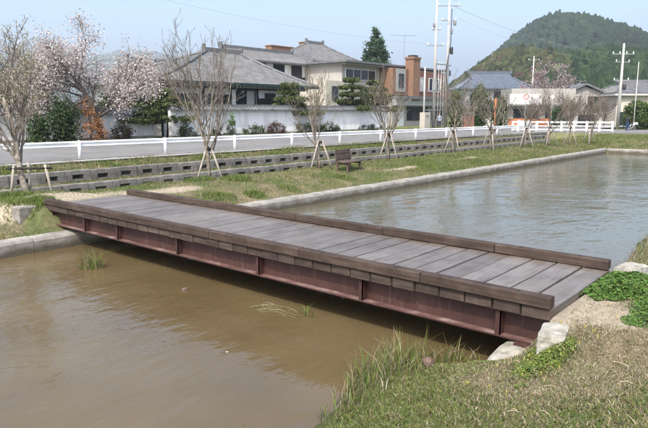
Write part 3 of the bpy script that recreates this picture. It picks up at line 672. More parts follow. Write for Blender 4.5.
GP['bright'] = (.17, .225, .045)
leaf_patch('yellow_green_weeds', 4.86, 1.72, .48, .26, 4200, .08, .011, [('bright', .9), ('green', .4), ('olive', .2)], 'yellow green weeds in front of the loose concrete block', 12)
leaf_patch('yellow_green_weeds', 5.0, 2.35, .55, .28, 2600, .05, .010, [('bright', .6), ('green', .5), ('olive', .4)], 'yellow green weeds below the broken concrete footing', 14)
fm = MB()
for k in range(30):
    u, v = random.gauss(4.85, .42), random.gauss(1.85, .35); z = float(ground_h(u, v)) + .028
    fm.tube([(u, v, z - .03), (u, v, z)], .0015, 3); fm.tube([(u, v, z), (u, v, z + .003)], [.003, .0055], 6)
tag(fm.build('yellow_flowers', 'flower_yellow'), 'scattered tiny yellow flowers in the turf by the footing', 'flowers', kind='stuff')
st = MB()
for k in range(30):
    u, v = random.uniform(3.4, 5.2), random.uniform(.3, 2.0); a_ = random.uniform(0, 6.28); l_ = random.uniform(.04, .14); z = float(ground_h(u, v)) + .03
    st.tube([(u, v, z), (u + math.cos(a_) * l_ * .5, v + math.sin(a_) * l_ * .5, z + .012), (u + math.cos(a_) * l_, v + math.sin(a_) * l_, z)], .0025, 4)
tag(st.build('dead_twigs', mat('twig', [(.3, .23, .15), (.48, .4, .29)], 5)), 'dead straw twigs lying on the dry turf', 'twigs', kind='stuff')
# ================================================================== GUARD RAIL
gr_ = thing('guard_rail', 'long white steel guard rail along the canal side of road', 'guard rail', (12.3, rail_v(12.3), 0))
def loc(o, mb): mb.v = [(x - o.location.x, y - o.location.y, z - o.location.z) for x, y, z in mb.v]; return mb
pu = [12.3 + 4.02 * k for k in range(-3, 12)]
for u in pu:
    v = rail_v(u)
    loc(gr_, MB().tube([(u, v, -.05), (u, v, .74)], .07, 10).tube([(u, v, .74), (u, v, .76)], [.07, .04], 10)).build('post', 'white_paint', gr_, True)
def wbeam(p0, p1, zc, parent, off=-.09):
    d = (Vector(p1) - Vector(p0)).normalized(); nn = Vector((-d.y, d.x, 0))
    prof = [(0, -.125), (.035, -.105), (.045, -.07), (.0, -.025), (.0, .025), (.045, .07), (.035, .105), (0, .125)]
    mb = MB(); n = len(prof)
    for P in (Vector(p0), Vector(p1)):
        for (o_, h_) in prof: q = P - nn * (o_ + .02); mb.v.append((q.x, q.y, zc + h_))
        for (o_, h_) in prof: q = P - nn * (o_ + .016); mb.v.append((q.x, q.y, zc + h_))
    for i in range(n - 1):
        mb.f += [(i, i + 1, 2 * n + i + 1, 2 * n + i), (n + i + 1, n + i, 3 * n + i, 3 * n + i + 1)]
    return mb
def rail_run(parent, us, nm='rail'):
    for a_, b_ in zip(us[:-1], us[1:]):
        loc(parent, wbeam((a_ + .003, rail_v(a_) + .14, 0), (b_ - .003, rail_v(b_) + .14, 0), .60, parent)).build(nm, 'white_paint', parent)
        k_ = loc(parent, MB().tube([(a_, rail_v(a_) - .02, .40), (b_, rail_v(b_) - .02, .40)], .02, 8)); 
rail_run(gr_, pu)
# white fence on the cross street
A_, B_ = Vector((60.3, 25.6, 0)), Vector((64.2, 17.0, 0))
bf = thing('street_fence', 'white post and beam fence on the cross street over the canal', 'fence', A_)
for k in range(9):
    p = A_.lerp(B_, k / 8)
    loc(bf, MB().box(p.x - .09, p.x + .09, p.y - .09, p.y + .09, -.1, 1.0)).build('post', 'white_paint', bf)
for zc, hh in ((.88, .17), (.5, .09), (.14, .12)):
    loc(bf, MB().bar((A_.x - .02, A_.y, zc), (B_.x - .02, B_.y, zc), .06, hh)).build('rail', 'white_paint', bf)
ef = thing('rail_end_panel', 'short white solid end panel where guard rail meets street fence', 'fence', (58.9, 24.4, 0))
for k in range(2): MB().box(-.1, .1, -.1 - k * 1.1, .1 - k * 1.1, -.1, 1.1).build('post', 'white_paint', ef)
MB().box(-.04, .04, -1.0, -.1, .35, 1.05).build('panel', 'white_paint', ef)
tag(MB().bar((58.9, 26.0, -.3), (62.9, 16.4, -.3), .5, .5).build('canal_bridge_beam', 'concrete_dark'), 'grey concrete beam of the cross street bridge above the canal', 'bridge')

# ================================================================== TREES
def branch(mb, p, d, length, r0, level, rs, spec, tips):
    n = max(3, int(length / spec['seg'])); pts = [Vector(p)]; rad = [r0]; dd = Vector(d).normalized()
    for i in range(n):
        dd = (dd + Vector((rs.gauss(0, 1), rs.gauss(0, 1), rs.gauss(0, 1))) * spec['wob'] + Vector((0, 0, 1)) * spec['up'][min(level, len(spec['up']) - 1)]).normalized()
        pts.append(pts[-1] + dd * (length / n)); rad.append(max(r0 * (1 - (i + 1) / n * spec['taper']), spec['rmin']))
    mb.tube(pts, rad, 7 if level == 0 else (5 if level == 1 else 3), cap=level == 0)
    if level >= spec['levels']:
        tips.append((pts[-1], dd.copy())); tips.append((pts[len(pts) // 2], dd.copy())); return
    k = spec['kids'][level]
    for j in range(k):
        t = spec['start'][level] + (1 - spec['start'][level]) * (j + rs.random()) / k; t = min(t, .98)
        i = min(int(t * n), n - 1); f = t * n - i; q = pts[i].lerp(pts[i + 1], f)
        tang = (pts[i + 1] - pts[i]).normalized(); az = rs.random() * 6.283 + j * 2.4
        side = tang.orthogonal().normalized(); side.rotate(Matrix.Rotation(az, 3, tang))
        ang = R(rs.uniform(*spec['ang'][level])); cd = tang * math.cos(ang) + side * math.sin(ang)
        branch(mb, q, cd, length * rs.uniform(*spec['len'][level]) * (1.1 - .4 * t), max(rad[i] * spec['rr'], spec['rmin']), level + 1, rs, spec, tips)
    if level > 0: tips.append((pts[-1], dd.copy()))
def quads(name, C_, size, cols, m='leaf', parent=None, flat=.0, asp=.6):
    n = len(C_); nr = rng.normal(0, 1, (n, 3)); nr[:, 2] = nr[:, 2] * (1 + flat) + flat * 1.5; nr /= np.linalg.norm(nr, axis=1, keepdims=True) + 1e-9
    t_ = np.cross(nr, rng.normal(0, 1, (n, 3))); t_ /= np.linalg.norm(t_, axis=1, keepdims=True) + 1e-9; b_ = np.cross(nr, t_)
    s_ = (size * (.55 + .9 * rng.random(n)))[:, None]
    Vv = np.stack([C_ - t_ * s_, C_ + b_ * s_ * asp, C_ + t_ * s_, C_ - b_ * s_ * asp], 1).reshape(-1, 3)
    return np_obj(name, Vv, np.arange(4 * n).reshape(-1, 4), m, parent=parent, cols=np.repeat(cols, 4, 0))
def vary(base, n, s=.2, h=.08):
    return np.clip(np.array(base) * (1 + rng.normal(0, s, (n, 1))) * (1 + rng.normal(0, h, (n, 3))), .005, .9)
def bare_tree(label, u, v, height, seed, spec=None, bark='bark_pale', lean=(0, 0), buds=None, z=None, r0=None, group='bare staked trees on the grass strip'):
    rs = random.Random(seed); z = float(ground_h(u, v)) - .05 if z is None else z
    t = thing('bare_tree', label, 'tree', (u, v, z), 0, group)
    sp = dict(seg=.28, wob=.07, up=[.05, .10, .10, .06], taper=.62, rmin=.006, levels=3, kids=[9, 6, 4], start=[.22, .15, .2], ang=[(22, 48), (18, 45), (20, 50)], len=[(.62, .95), (.35, .6), (.3, .55)], rr=.55)
    if spec: sp.update(spec)
    mb = MB(); tips = []
    branch(mb, (0, 0, 0), Vector((lean[0], lean[1], 1)), height * .55, r0 or height * .017, 0, rs, sp, tips)
    mb.build('branches', bark, t, True)
    if buds:
        T = np.array([tuple(a_) for a_, _ in tips]); k = buds[1]; C_ = np.repeat(T, k, 0) + rng.normal(0, buds[3], (len(T) * k, 3))
        tag(quads('buds', C_, buds[2], vary(buds[0], len(C_), .25), 'leaf', t), kind='stuff')
    return t
def stakes(label, u, v, h, style, seed, rad=.42):
    rs = random.Random(seed); z = float(ground_h(u, v)); t = thing('tree_stakes', label, 'stakes', (u, v, z), 0, 'timber stakes round the strip trees')
    if style == 0:                                        # tripod leaning in on the trunk
        a0 = rs.uniform(0, 2)
        for k in range(3):
            a_ = a0 + k * 2.094; MB().tube([(math.cos(a_) * rad, math.sin(a_) * rad, -.1), (math.cos(a_) * .07, math.sin(a_) * .07, h)], .032, 8).build('pole', 'stake', t, True)
        MB().tube([(0, 0, h * .88), (0, 0, h * .97)], .1, 10).build('binding', 'timber_dark', t, True)
    else:                                                 # two frames with a crossbar
        for k, sgn in enumerate((-1, 1)):
            MB().tube([(sgn * .55 * .76, -sgn * .55 * .65, -.1), (sgn * .38 * .76, -sgn * .38 * .65, h)], .035, 8).build('pole', 'stake', t, True)
        MB().tube([(.12, .35, -.1), (.02, .1, h * 1.05)], .035, 8).build('pole', 'stake', t, True)
        MB().tube([(-.55 * .76, .55 * .65, h * .9), (.55 * .76, -.55 * .65, h * .9)], .035, 8).build('crossbar', 'timber_dark', t, True)
    return t
GL = (.2, .21, .09)
# the leaning tree beside the sandy path, budding
p = (6.95, 16.0)
bare_tree('leaning pale barked tree with budding twigs, by the sandy end of the footbridge', p[0], p[1], 5.3, 3, dict(kids=[12, 8, 5], start=[.30, .12, .2], rmin=.006, up=[.01, .06, .09, .06], ang=[(20, 50), (18, 45), (20, 50)]), lean=(-.2, .26), buds=((.33, .30, .19), 3, .0213, .05), r0=.095)
stakes('short dark stakes with crossbar round the leaning budding tree', p[0], p[1] - .05, .95, 1, 3)
tr = [(12.3, 15.25, 4.75, 11, 'bare vase shaped tree with long upright shoots beside the footbridge', 0.07), (16.7, 14.35, 3.6, 12, 'slim bare tree standing next to the wooden bench', .055),
      (22.4, 15.2, 3.9, 13, 'bare many stemmed tree on the strip before the brick house', .07), (27.6, 14.8, 4.0, 14, 'bare tree on the strip below the twin concrete poles', .06),
      (30.6, 14.2, 3.6, 15, 'bare tree on the strip next to the orange marker post', .06), (34.2, 13.7, 3.4, 16, 'bare tree on the strip below the red round sign', .055),
      (37.7, 13.6, 4.0, 17, 'bare twiggy tree on the strip below the pink flowering tree', .07), (40.6, 13.3, 3.7, 18, 'bare tree on the strip opposite the grey gabled house', .06), (43.6, 13.0, 3.7, 19, 'last bare tree of the strip by the pond corner', .065)]
stk_l = ['pale tripod stakes round the vase shaped tree', 'pale tripod stakes beside the wooden bench', 'tripod stakes under the many stemmed tree', 'tripod stakes below the twin concrete poles', 'tripod stakes by the orange marker post', 'tripod stakes below the red round sign', 'tripod stakes under the pink flowering tree', 'tripod stakes opposite the grey gabled house', 'tripod stakes at the pond corner']
for i, (u, v, h, sd_, lab, r0) in enumerate(tr):
    bare_tree(lab, u, v, h, sd_, dict(kids=[15 if i == 0 else 10, 6, 5], start=[.22 if i == 0 else .3, .10, .15], up=[.05, .16, .14, .08], ang=[(20, 52), (14, 40), (15, 45)], len=[(.75, 1.15), (.4, .7), (.3, .6)], rmin=.0055), r0=r0, buds=((.24, .2, .12), 1, .018, .03))
    stakes(stk_l[i], u, v, 1.05 if i < 2 else 1.2, 0, sd_, .5)

def clumps(n_cl, n_leaf, c_, rad, spread, shell=.55):
    d = rng.normal(0, 1, (n_cl, 3)); d /= np.linalg.norm(d, axis=1, keepdims=True); q = (shell + (1 - shell) * rng.random(n_cl)) ** .7
    K = np.array(c_) + d * np.array(rad) * q[:, None]
    return (np.repeat(K, n_leaf, 0) + rng.normal(0, 1, (n_cl * n_leaf, 3)) * spread), np.repeat(np.arange(n_cl), n_leaf)
def leafy(name, label, u, v, z, parts, leaf, col, trunk_h, trunk_r, group=None, cat='tree', shade=.25, bark='bark_dark', lean=(0, 0), flat=0., asp=.6):
    """parts: list of (centre, radii, n_clumps, leaves_per_clump, spread)"""
    t = thing(name, label, cat, (u, v, z), 0, group)
    C_ = []; K = []
    for (c_, rad, a_, b_, sp) in parts:
        q, ix = clumps(a_, b_, c_, rad, sp); C_.append(q); K.append(1 + rng.normal(0, shade, a_)[ix])
    C_ = np.concatenate(C_); K = np.clip(np.concatenate(K), .5, 1.7)[:, None]
    kp = C_[:, 2] > .03; C_, K = C_[kp], K[kp]
    quads('crown', C_, leaf, np.clip(vary(col, len(C_), .18) * K, .004, .8), 'leaf', t, flat, asp)
    mb = MB(); top = Vector((lean[0] * trunk_h, lean[1] * trunk_h, trunk_h))
    mb.tube([(0, 0, -.1), top * .5 + Vector((.04 * trunk_h, 0, 0)), top], [trunk_r, trunk_r * .8, trunk_r * .5], 8)
    for (c_, rad, *_r) in parts:
        mb.tube([top * .6, (top * .6).lerp(Vector(c_), .5) + Vector((0, 0, .1)), Vector(c_)], [trunk_r * .5, trunk_r * .35, trunk_r * .15], 5)
    mb.build('trunk', bark, t, True); return t

# garden pines with layered pads (over the white wall)
def garden_pine(label, u, v, z, h, seed, wd=1.6):
    rs = random.Random(seed); parts = []
    n = 5
    for k in range(n):
        f = k / (n - 1); zz = h * (.42 + .55 * f); r_ = wd * (1 - .62 * f) * rs.uniform(.8, 1.15); a_ = rs.uniform(0, 6.28); o_ = r_ * .55 * (1 - f)
        parts.append(((math.cos(a_) * o_, math.sin(a_) * o_, zz), (r_, r_, .13), int(46 * r_ + 10), 30, .085))
        if f < .6: parts.append(((-math.cos(a_) * o_ * 1.2, -math.sin(a_) * o_ * 1.2, zz + .05), (r_ * .55, r_ * .55, .1), int(24 * r_ + 6), 30, .09))
    return leafy('garden_pine', label, u, v, z, parts, .10, (.092, .115, .04), h * .93, .11, 'garden pines behind the wall', shade=.3, lean=(rs.uniform(-.05, .05), 0), flat=.5, asp=.4)
for i, (px, vv, ztop, wd, lab) in enumerate([(290, 34.6, 85, 1.9, 'layered garden pine in front of the dark lattice window'), (352, 34.7, 79, 2.2, 'layered garden pine in front of the beige wall'), (374, 34.9, 82, 2.2, 'layered garden pine beside the brick fronted house'), (166, 35.2, 92, 2.3, 'broad garden pine below the grey roof behind the corner of the wall'), (143, 35.5, 96, 1.8, 'low garden pine behind the flowering cherry')]):
    p = on_v(px, ztop, vv); garden_pine(lab, p[0], vv, .15, p[2] - .1, 40 + i, wd)
# cherry in thin blossom
def blossom_tree(label, u, v, z, h, w_, seed, col, n_per, size, bark='bark_dark', name='cherry_tree', group=None):
    rs = random.Random(seed); t = thing(name, label, 'tree', (u, v, z), 0, group)
    sp = dict(seg=.4, wob=.1, up=[.03, .02, .03, .03], taper=.6, rmin=.012, levels=3, kids=[10, 8, 6], start=[.3, .15, .15], ang=[(35, 70), (25, 60), (25, 60)], len=[(.75 * w_, 1.1 * w_), (.4, .65), (.35, .6)], rr=.55)
    mb = MB(); tips = []; branch(mb, (0, 0, -.1), (.08, 0, 1), h * .62, h * .03, 0, rs, sp, tips); mb.build('branches', bark, t, True)
    T = np.array([tuple(a_) for a_, _ in tips]); C_ = np.repeat(T, n_per, 0) + rng.normal(0, .27, (len(T) * n_per, 3))
    quads('blossom', C_, size, vary(col, len(C_), .113, .05), 'blossom', t); return t
p = on_v(103, 133, 32.6); blossom_tree('spreading cherry tree with thin pale pink blossom before the white wall', p[0], 32.8, .1, 6.6, .95, 5, (.48, .43, .41), 16, .055)
p = on_v(40, 130, 34.5); blossom_tree('pale blossoming cherry behind the leaning strip tree', p[0], 36.5, .1, 6.2, 1.0, 8, (.33, .29, .22), 8, .05)
p = on_v(152, 120, 36.5); blossom_tree('brownish budding cherry at the left eave of grey roof', p[0], 37.0, .1, 5.6, 1.0, 9, (.36, .30, .26), 13, .05)
# shrubs along the far roadside
def shrub(label, px, py_top, py_bot, vv, wpx, col, leaf=.06, group='roadside shrubs', z0=.08, n=26, name='shrub'):
    a_ = on_v(px - wpx / 2, py_bot, vv); b_ = on_v(px + wpx / 2, py_bot, vv); c_ = on_v(px, py_top, vv); h = c_[2] - z0
    r_ = abs(b_[0] - a_[0]) * .36
    return leafy(name, label, c_[0], vv, z0, [((0, 0, h * .5), (r_, r_ * .8, h * .48), n, 60, .11 * max(h, .6))], leaf, col, h * .5, .05, group, 'shrub', .35)
shrub('dark green bush beside the orange brown conifer', 62, 103, 137, 32.6, 30, (.045, .075, .028), .07, n=60)
shrub('green bush under the blossoming cherry at the roadside', 36, 118, 138, 32.6, 24, (.06, .10, .035), .07, n=34)
leafy('dying_conifer', 'orange brown dying conifer under the cherry tree', *on_v(90, 130, 32.4)[:2], .08, [((0, 0, .7), (.9, .7, .6), 22, 36, .2), ((.15, 0, 1.4), (.65, .5, .6), 14, 36, .18), ((-.1, 0, 2.0), (.35, .3, .45), 7, 30, .14)], .05, (.33, .155, .06), 2.0, .06, None, 'conifer', .4)
for i, (px, top, wpx, col, lab) in enumerate([(122, 124, 26, (.075, .06, .035), 'brownish clipped bush right of the cherry trunk'), (187, 125, 24, (.07, .085, .05), 'grey green bush at the corner of the white wall'), (224, 126, 30, (.08, .095, .06), 'low grey green bush along the wall below the window'), (255, 125, 26, (.06, .085, .04), 'low bush under the wall beside a thin sapling'), (278, 123, 22, (.085, .05, .04), 'reddish clipped bush at the wall foot'), (305, 123, 20, (.06, .075, .035), 'round dark clipped bush left of the slim tree'), (330, 123, 18, (.05, .07, .03), 'round clipped bush below the garden pine'), (318, 124, 16, (.05, .075, .03), 'small round bush between two clipped bushes'), (372, 124, 26, (.055, .07, .035), 'dark bush at the end of the white wall')]):
    shrub(lab, px, top, 134, 33.0, wpx, col, .05, n=24)
p = on_v(232, 128, 33.1); leafy('sapling', 'thin green sapling against the white wall', p[0], 33.1, .1, [((0, 0, .9), (.22, .15, .75), 12, 30, .1)], .06, (.09, .16, .04), 1.3, .03, None, 'sapling')
# evergreens behind the wall on the left and by the houses
for i, (px, vv, top, wpx, col, lab) in enumerate([(2, 40, 66, 40, (.05, .07, .03), 'dark evergreen behind the leaning tree'), (34, 44, 78, 34, (.09, .075, .035), 'russet leafed tree behind the leaning tree'), (112, 42, 96, 34, (.055, .075, .03), 'dark green garden tree behind the cherry'), (-30, 38, 60, 60, (.045, .065, .03), 'dark evergreen at the left end of the wall')]):
    a_ = on_v(px - wpx / 2, 110, vv); b_ = on_v(px + wpx / 2, 110, vv); c_ = on_v(px, top, vv); h = c_[2] - .1; r_ = (b_[0] - a_[0]) * .4
    leafy('evergreen_tree', lab, c_[0], vv, .1, [((0, 0, h * .6), (r_, r_, h * .38), 70, 60, .28)], .11, col, h * .6, .14, 'evergreens behind the wall', shade=.4)
p = on_v(376, 28, 62); h = p[2]
leafy('conifer', 'tall dark conifer rising behind the flat roofed house', p[0], 62, 0, [((0, 0, h * .60), (2.6, 2.6, 1.6), 60, 40, .35), ((.8, .3, h * .70), (2.4, 2.2, 1.3), 44, 40, .32), ((-.6, 0, h * .78), (1.8, 1.8, 1.0), 30, 40, .3), ((.3, 0, h * .87), (1.2, 1.2, .8), 20, 40, .25), ((0, 0, h * .96), (.4, .4, .7), 8, 40, .2)], .16, (.05, .085, .04), h * .97, .25, None, 'tree', .35)
# ================================================================== BENCH
bn = thing('wooden_bench', 'dark weathered wooden bench with high slatted back on the grass strip', 'bench', (17.35, 13.55, float(ground_h(17.35, 13.55))), R(8)); bn.scale = (.86, .86, .8)
for k in range(4): MB().cbox(-.62, .62, .20 + .02 * k, .24 + .02 * k, .46 + k * .125, .57 + k * .125, .006).build('back_slat', 'bench_wood', bn)
for k in range(3): MB().cbox(-.66, .66, -.34 + k * .175, -.18 + k * .175, .38, .43, .006).build('seat_slat', 'bench_wood', bn)
for sx in (-.52, .52):
    MB().bar((sx, .2, -.05), (sx, .31, .96), .08, .06).build('leg', 'bench_wood', bn); MB().box(sx - .04, sx + .04, -.32, -.24, -.05, .378).build('leg', 'bench_wood', bn)
    MB().box(sx - .035, sx + .035, -.24, .19, .30, .377).build('seat_bearer', 'bench_wood', bn)

# ================================================================== BUILDINGS
def hip_rings(u0, u1, v0, v1, z0, z1, il, ir, gab, nl=7, sag=.22):
    """inset rectangles from eave to ridge; hips stop at fraction gab (gablet above)"""
    vm = (v0 + v1) / 2; rings = []
    for i in range(nl + 1):
        t = i / nl; g = min(t, gab); zz = z0 + (z1 - z0) * (t * (1 - sag) + sag * t * t)
        rings.append((u0 + il * g, u1 - ir * g, v0 + (vm - v0) * t, v1 - (v1 - vm) * t, zz, t))
    return rings
def tiled_roof(root, u0, u1, v0, v1, z0, z1, il, ir, gab=1.0, m='tile', cap='tile_cap', rib=.3, name='roof', thick=.16, sides=('f', 'l')):
    rg = hip_rings(u0, u1, v0, v1, z0, z1, il, ir, gab); mb = MB()
    for (a_, b_, c_, d_, z, t) in rg: mb.v += [(a_, c_, z), (b_, c_, z), (b_, d_, z), (a_, d_, z)]
    n = len(rg)
    for i in range(n - 1):
        for k in range(4):
            if i == n - 2 and k in (1, 3) and gab >= 1: pass
            mb.f.append((i * 4 + k, i * 4 + (k + 1) % 4, i * 4 + 4 + (k + 1) % 4, i * 4 + 4 + k))
    # soffit + eave edge
    o = len(mb.v); mb.v += [(u0, v0, z0 - thick), (u1, v0, z0 - thick), (u1, v1, z0 - thick), (u0, v1, z0 - thick)]
    for k in range(4): mb.f.append((o + k, o + (k + 1) % 4, (k + 1) % 4, k))
    mb.f.append((o + 3, o + 2, o + 1, o))
    rf = mb.build(name, m, root)
    # rows of round cover tiles running up the slope
    rb = MB()
    def run(pts): rb.tube([(x, y, z + .02) for x, y, z in pts], .055, 4, cap=True)
    u = u0 + .12
    while u < u1 - .1:
        pts = [(u, c_, z) for (a_, b_, c_, d_, z, t) in rg if a_ - .01 <= u <= b_ + .01]
        pts2 = [(u, d_, z) for (a_, b_, c_, d_, z, t) in rg if a_ - .01 <= u <= b_ + .01]
        if len(pts) > 1 and 'f' in sides: run(pts)
        u += rib
    v = v0 + .12
    while v < v1 - .1:
        for sd_, ix in (('l', 0), ('r', 1)):
            if sd_ in sides:
                pts = [(q[ix], v, q[4]) for q in rg if q[2] - .01 <= v <= q[3] + .01 and q[5] <= gab + .01]
                if len(pts) > 1: run(pts)
        v += rib
    ro = rb.build('cover_tiles', m, rf); tag(ro, kind='stuff')
    # ridge and hips
    a_, b_, c_, d_, z, t = rg[-1]
    MB().box(a_ - .15, b_ + .15, c_ - .16, c_ + .16, z - .06, z + .34).box(a_ - .3, a_ - .151, c_ - .2, c_ + .2, z - .06, z + .6).box(b_ + .151, b_ + .3, c_ - .2, c_ + .2, z - .06, z + .6).build('ridge_cap', cap, rf)
    for (i0, i1) in ((0, 2), (1, 2), (0, 3), (1, 3)):
        pts = [(q[i0], q[i1], q[4] + .07) for q in rg if q[5] <= gab + .01]; MB().tube(pts, .13, 6).build('hip_cap', cap, rf)
    return rf
def window(root, u0, u1, z0, z1, v, frame='dark_metal', panes=2, depth=.08, glass='glass', curtain=False):
    """window on a wall facing -v of the local frame: frame proud of wall, panes recessed inside it"""
    wd = .06; mb = MB()
    mb.box(u0, u1, v - depth, v + .02, z0, z0 + wd).box(u0, u1, v - depth, v + .02, z1 - wd, z1).box(u0, u0 + wd, v - depth, v + .02, z0 + wd, z1 - wd).box(u1 - wd, u1, v - depth, v + .02, z0 + wd, z1 - wd)
    f = mb.build('window', frame, root); iw = (u1 - u0 - 2 * wd) / panes
    for k in range(panes):
        x0 = u0 + wd + k * iw
        if k: MB().box(x0 - .025, x0 + .025, v - depth + .01, v - .012, z0 + wd, z1 - wd).build('mullion', frame, f)
        MB().box(x0 + .027, x0 + iw - .027, v - .03, v - .012, z0 + wd + .001, z1 - wd - .001).build('pane', ('curtain' if curtain and k == panes - 1 else glass), f)
    return f
# ---- garden wall with tile coping
def garden_wall(label, u0, u1, v, h, n_from=0):
    t = thing('garden_wall', label, 'wall', (u0, v, 0)); L_ = u1 - u0
    MB().box(0, L_, 0, .3, -.1, .35).build('plinth', 'concrete', t); MB().box(.0, L_, .02, .28, .352, h - .25).build('plaster_panel', 'plaster', t)
    cp_ = MB(); prof = [(-.3, h - .22), (.15, h + .02), (.6, h - .22), (.6, h - .28), (-.3, h - .28)]
    k = len(prof); cp_.v = [(0, y, z) for y, z in prof] + [(L_, y, z) for y, z in prof]
    for i in range(k): cp_.f.append((i, (i + 1) % k, k + (i + 1) % k, k + i))
    cp_.f += [tuple(range(k - 1, -1, -1)), tuple(range(k, 2 * k))]
    c_ = cp_.build('coping', 'tile', t)
    MB().box(-.03, L_ + .03, .05, .25, h + .0, h + .16).build('ridge_cap', 'tile_cap', c_)
    rb = MB(); x = .1
    while x < L_: rb.tube([(x, -.32, h - .21), (x, .06, h + .02)], .055, 5); x += .3
    tag(rb.build('cover_tiles', 'tile', c_), kind='stuff'); return t
garden_wall('long white plastered garden wall with grey tile coping', 24.0, 49.2, 33.6, 2.28)
garden_wall('lower set back length of white tiled wall behind the cherry', 4.0, 23.6, 34.9, 2.0)

# ---- big tiled house
h1 = thing('tiled_house', 'large white walled house with wide grey hipped tile roof', 'house', (25.2, 37.0, 0))
W1 = 17.6
MB().box(1.3, W1 - 1.2, 1.2, 10.8, 0, 4.05).build('wall', 'plaster', h1)
rf1 = tiled_roof(h1, 0, W1, 0, 12, 4.15, 7.15, 9.5, 4.2, 1.0, 'tile', 'tile_cap', .3)
MB().box(1.0, W1 - 1.0, .7, 1.18, 3.75, 3.98).build('eave_beam', 'timber_dark', h1)
for k in range(40): MB().box(1.1 + k * .39, 1.2 + k * .39, .1, .69, 3.84, 3.96).build('rafter', 'cap_pale', h1)
MB().box(-.05, W1 + .05, -.09, -.003, 3.96, 4.2).build('gutter', 'green_frame', h1)
window(h1, 8.6, 10.75, 2.15, 3.72, 1.2, 'green_frame', 2, .12, curtain=True)
lt = MB().box(11.1, 14.2, 1.06, 1.19, 2.25, 3.05).box(11.9, 13.1, 1.04, 1.19, 3.08, 3.5).build('lattice_panel', 'timber_dark', h1)
for k in range(14): MB().box(11.15 + k * .22, 11.21 + k * .22, 1.0, 1.058, 2.25, 3.05).build('lattice_slat', 'timber_dark', lt)
for x in (1.3, 5.2, 8.0, 11.0, 14.3, 16.2): MB().box(x - .08, x + .08, 1.1, 1.198, .1, 3.74).build('post', 'timber_dark', h1)
window(h1, 2.2, 4.8, .9, 3.3, 1.2, 'timber_dark', 3, .1)
window(h1, 5.5, 7.8, .9, 3.3, 1.2, 'timber_dark', 3, .1)
# lower wing at the left behind the cherry
hw = thing('tiled_wing', 'lower tiled roof wing left behind the big house', 'house', (31.5, 45.5, 0))
MB().box(0, 7.0, 1, 8, 0, 4.5).build('wall', 'plaster', hw); tiled_roof(hw, -1, 8, 0, 9, 4.6, 6.5, 2, 2, .5, 'tile', 'tile_cap', .35)
# ---- two-storey tiled house behind
h2 = thing('two_storey_house', 'two storey white house with grey tiled hip roof behind the big roof', 'house', (57.0, 50.0, 0))
MB().box(1.0, 11, 1.0, 9, 0, 7.95).build('wall', 'plaster', h2)
MB().box(.97, 11.05, .9, .997, 5.2, 6.0).build('dado_panel', 'timber_dark', h2); MB().box(.9, .998, .9, 9, 5.2, 6.0).build('dado_panel', 'timber_dark', h2)
tiled_roof(h2, -.3, 11.8, -.3, 10, 8.1, 10.9, 4.6, 4.6, 1.0, 'tile', 'tile_cap', .36)
window(h2, 1.3, 3.4, 6.1, 7.5, .99, 'dark_metal', 2); window(h2, 6.4, 9.2, 6.05, 7.6, .99, 'dark_metal', 3)
for k in range(2):
    f = window(h2, -4.2 - k * 3.0, -2.2 - k * 3.0, 6.0, 7.5, 0, 'dark_metal', 2); f.location = (.99, 0, 0); f.rotation_euler = (0, 0, R(-90))
lw = thing('gabled_wing', 'white upper wing with dark windows and grey gabled roof between the two tiled roofs', 'house', (45.5, 49.2, 0))
MB().box(.8, 10.2, .9, 7.5, 0, 7.4).build('wall', 'plaster', lw)
tiled_roof(lw, -.5, 11.3, 0, 8.2, 7.5, 9.0, 1.2, 1.2, .3, 'tile', 'tile_cap', .36)
MB().box(.8, 10.2, .82, .897, 5.2, 6.0).build('dado_panel', 'timber_dark', lw)
for k in range(3): window(lw, 1.6 + k * 3.0, 3.4 + k * 3.0, 6.02, 7.3, .9, 'dark_metal', 2)
p = on_v(284, 48, 60); q = on_v(272, 50, 60); q2 = on_v(298, 44.5, 60)
for a_, b_, t_, lab in ((271.5, 297.5, 44.8, 'wide flat topped orange brick block on the roof'), (305, 314, 41.5, 'square orange brick chimney on the hip roof')):
    A2 = on_v(a_, t_, 56.5); B2 = on_v(b_, t_, 56.5)
    o = thing('brick_chimney', lab, 'chimney', (A2[0], 56.5, 8.6)); L_ = B2[0] - A2[0]; hz = A2[2] - 8.6
    MB().box(0, L_, 0, 1.1, -.8, hz - .12).build('stack', 'brick_orange', o); MB().box(-.08, L_ + .08, -.08, 1.18, hz - .118, hz).build('cap', 'brick_orange', o)
# ---- flat roofed brick house
h3 = thing('brick_house', 'flat roofed house with orange brick bay, tall brick chimney and grey ground floor', 'house', (52.5, 42.0, 0))
MB().box(0, 10.5, 2.2, 9, 0, 5.4).build('wall', 'plaster_beige', h3); MB().box(3.0, 10.5, 2.35, 9, 5.402, 7.3).build('upper_wall', 'plaster_grey', h3)
MB().box(2.2, 25.2, 1.0, 10, 7.5, 7.72).build('roof', 'tile_cap', h3); MB().box(2.7, 24.6, 1.6, 9.9, 7.3, 7.498).build('fascia', 'metal_sheet', h3)
window(h3, 3.6, 9.6, 5.65, 6.9, 2.35, 'white_paint', 4)
window(h3, 1.0, 2.1, 3.2, 4.8, 2.2, 'dark_metal', 1); window(h3, 6.3, 7.4, 3.3, 4.9, 2.2, 'dark_metal', 1); window(h3, 2.2, 6.0, .9, 2.9, 2.2, 'dark_metal', 3)
MB().box(10.6, 13.6, .4, 9, 4.0, 7.28).build('brick_bay', 'brick_orange', h3)
MB().box(11.3, 13.4, .33, .398, 4.4, 7.2).build('sheet_panel', 'metal_sheet', h3)
window(h3, 11.8, 12.9, 4.9, 6.6, .33, 'dark_metal', 2)
MB().box(13.61, 16.6, .3, 9, 3.98, 7.27).build('brick_wall', 'brick_red', h3)
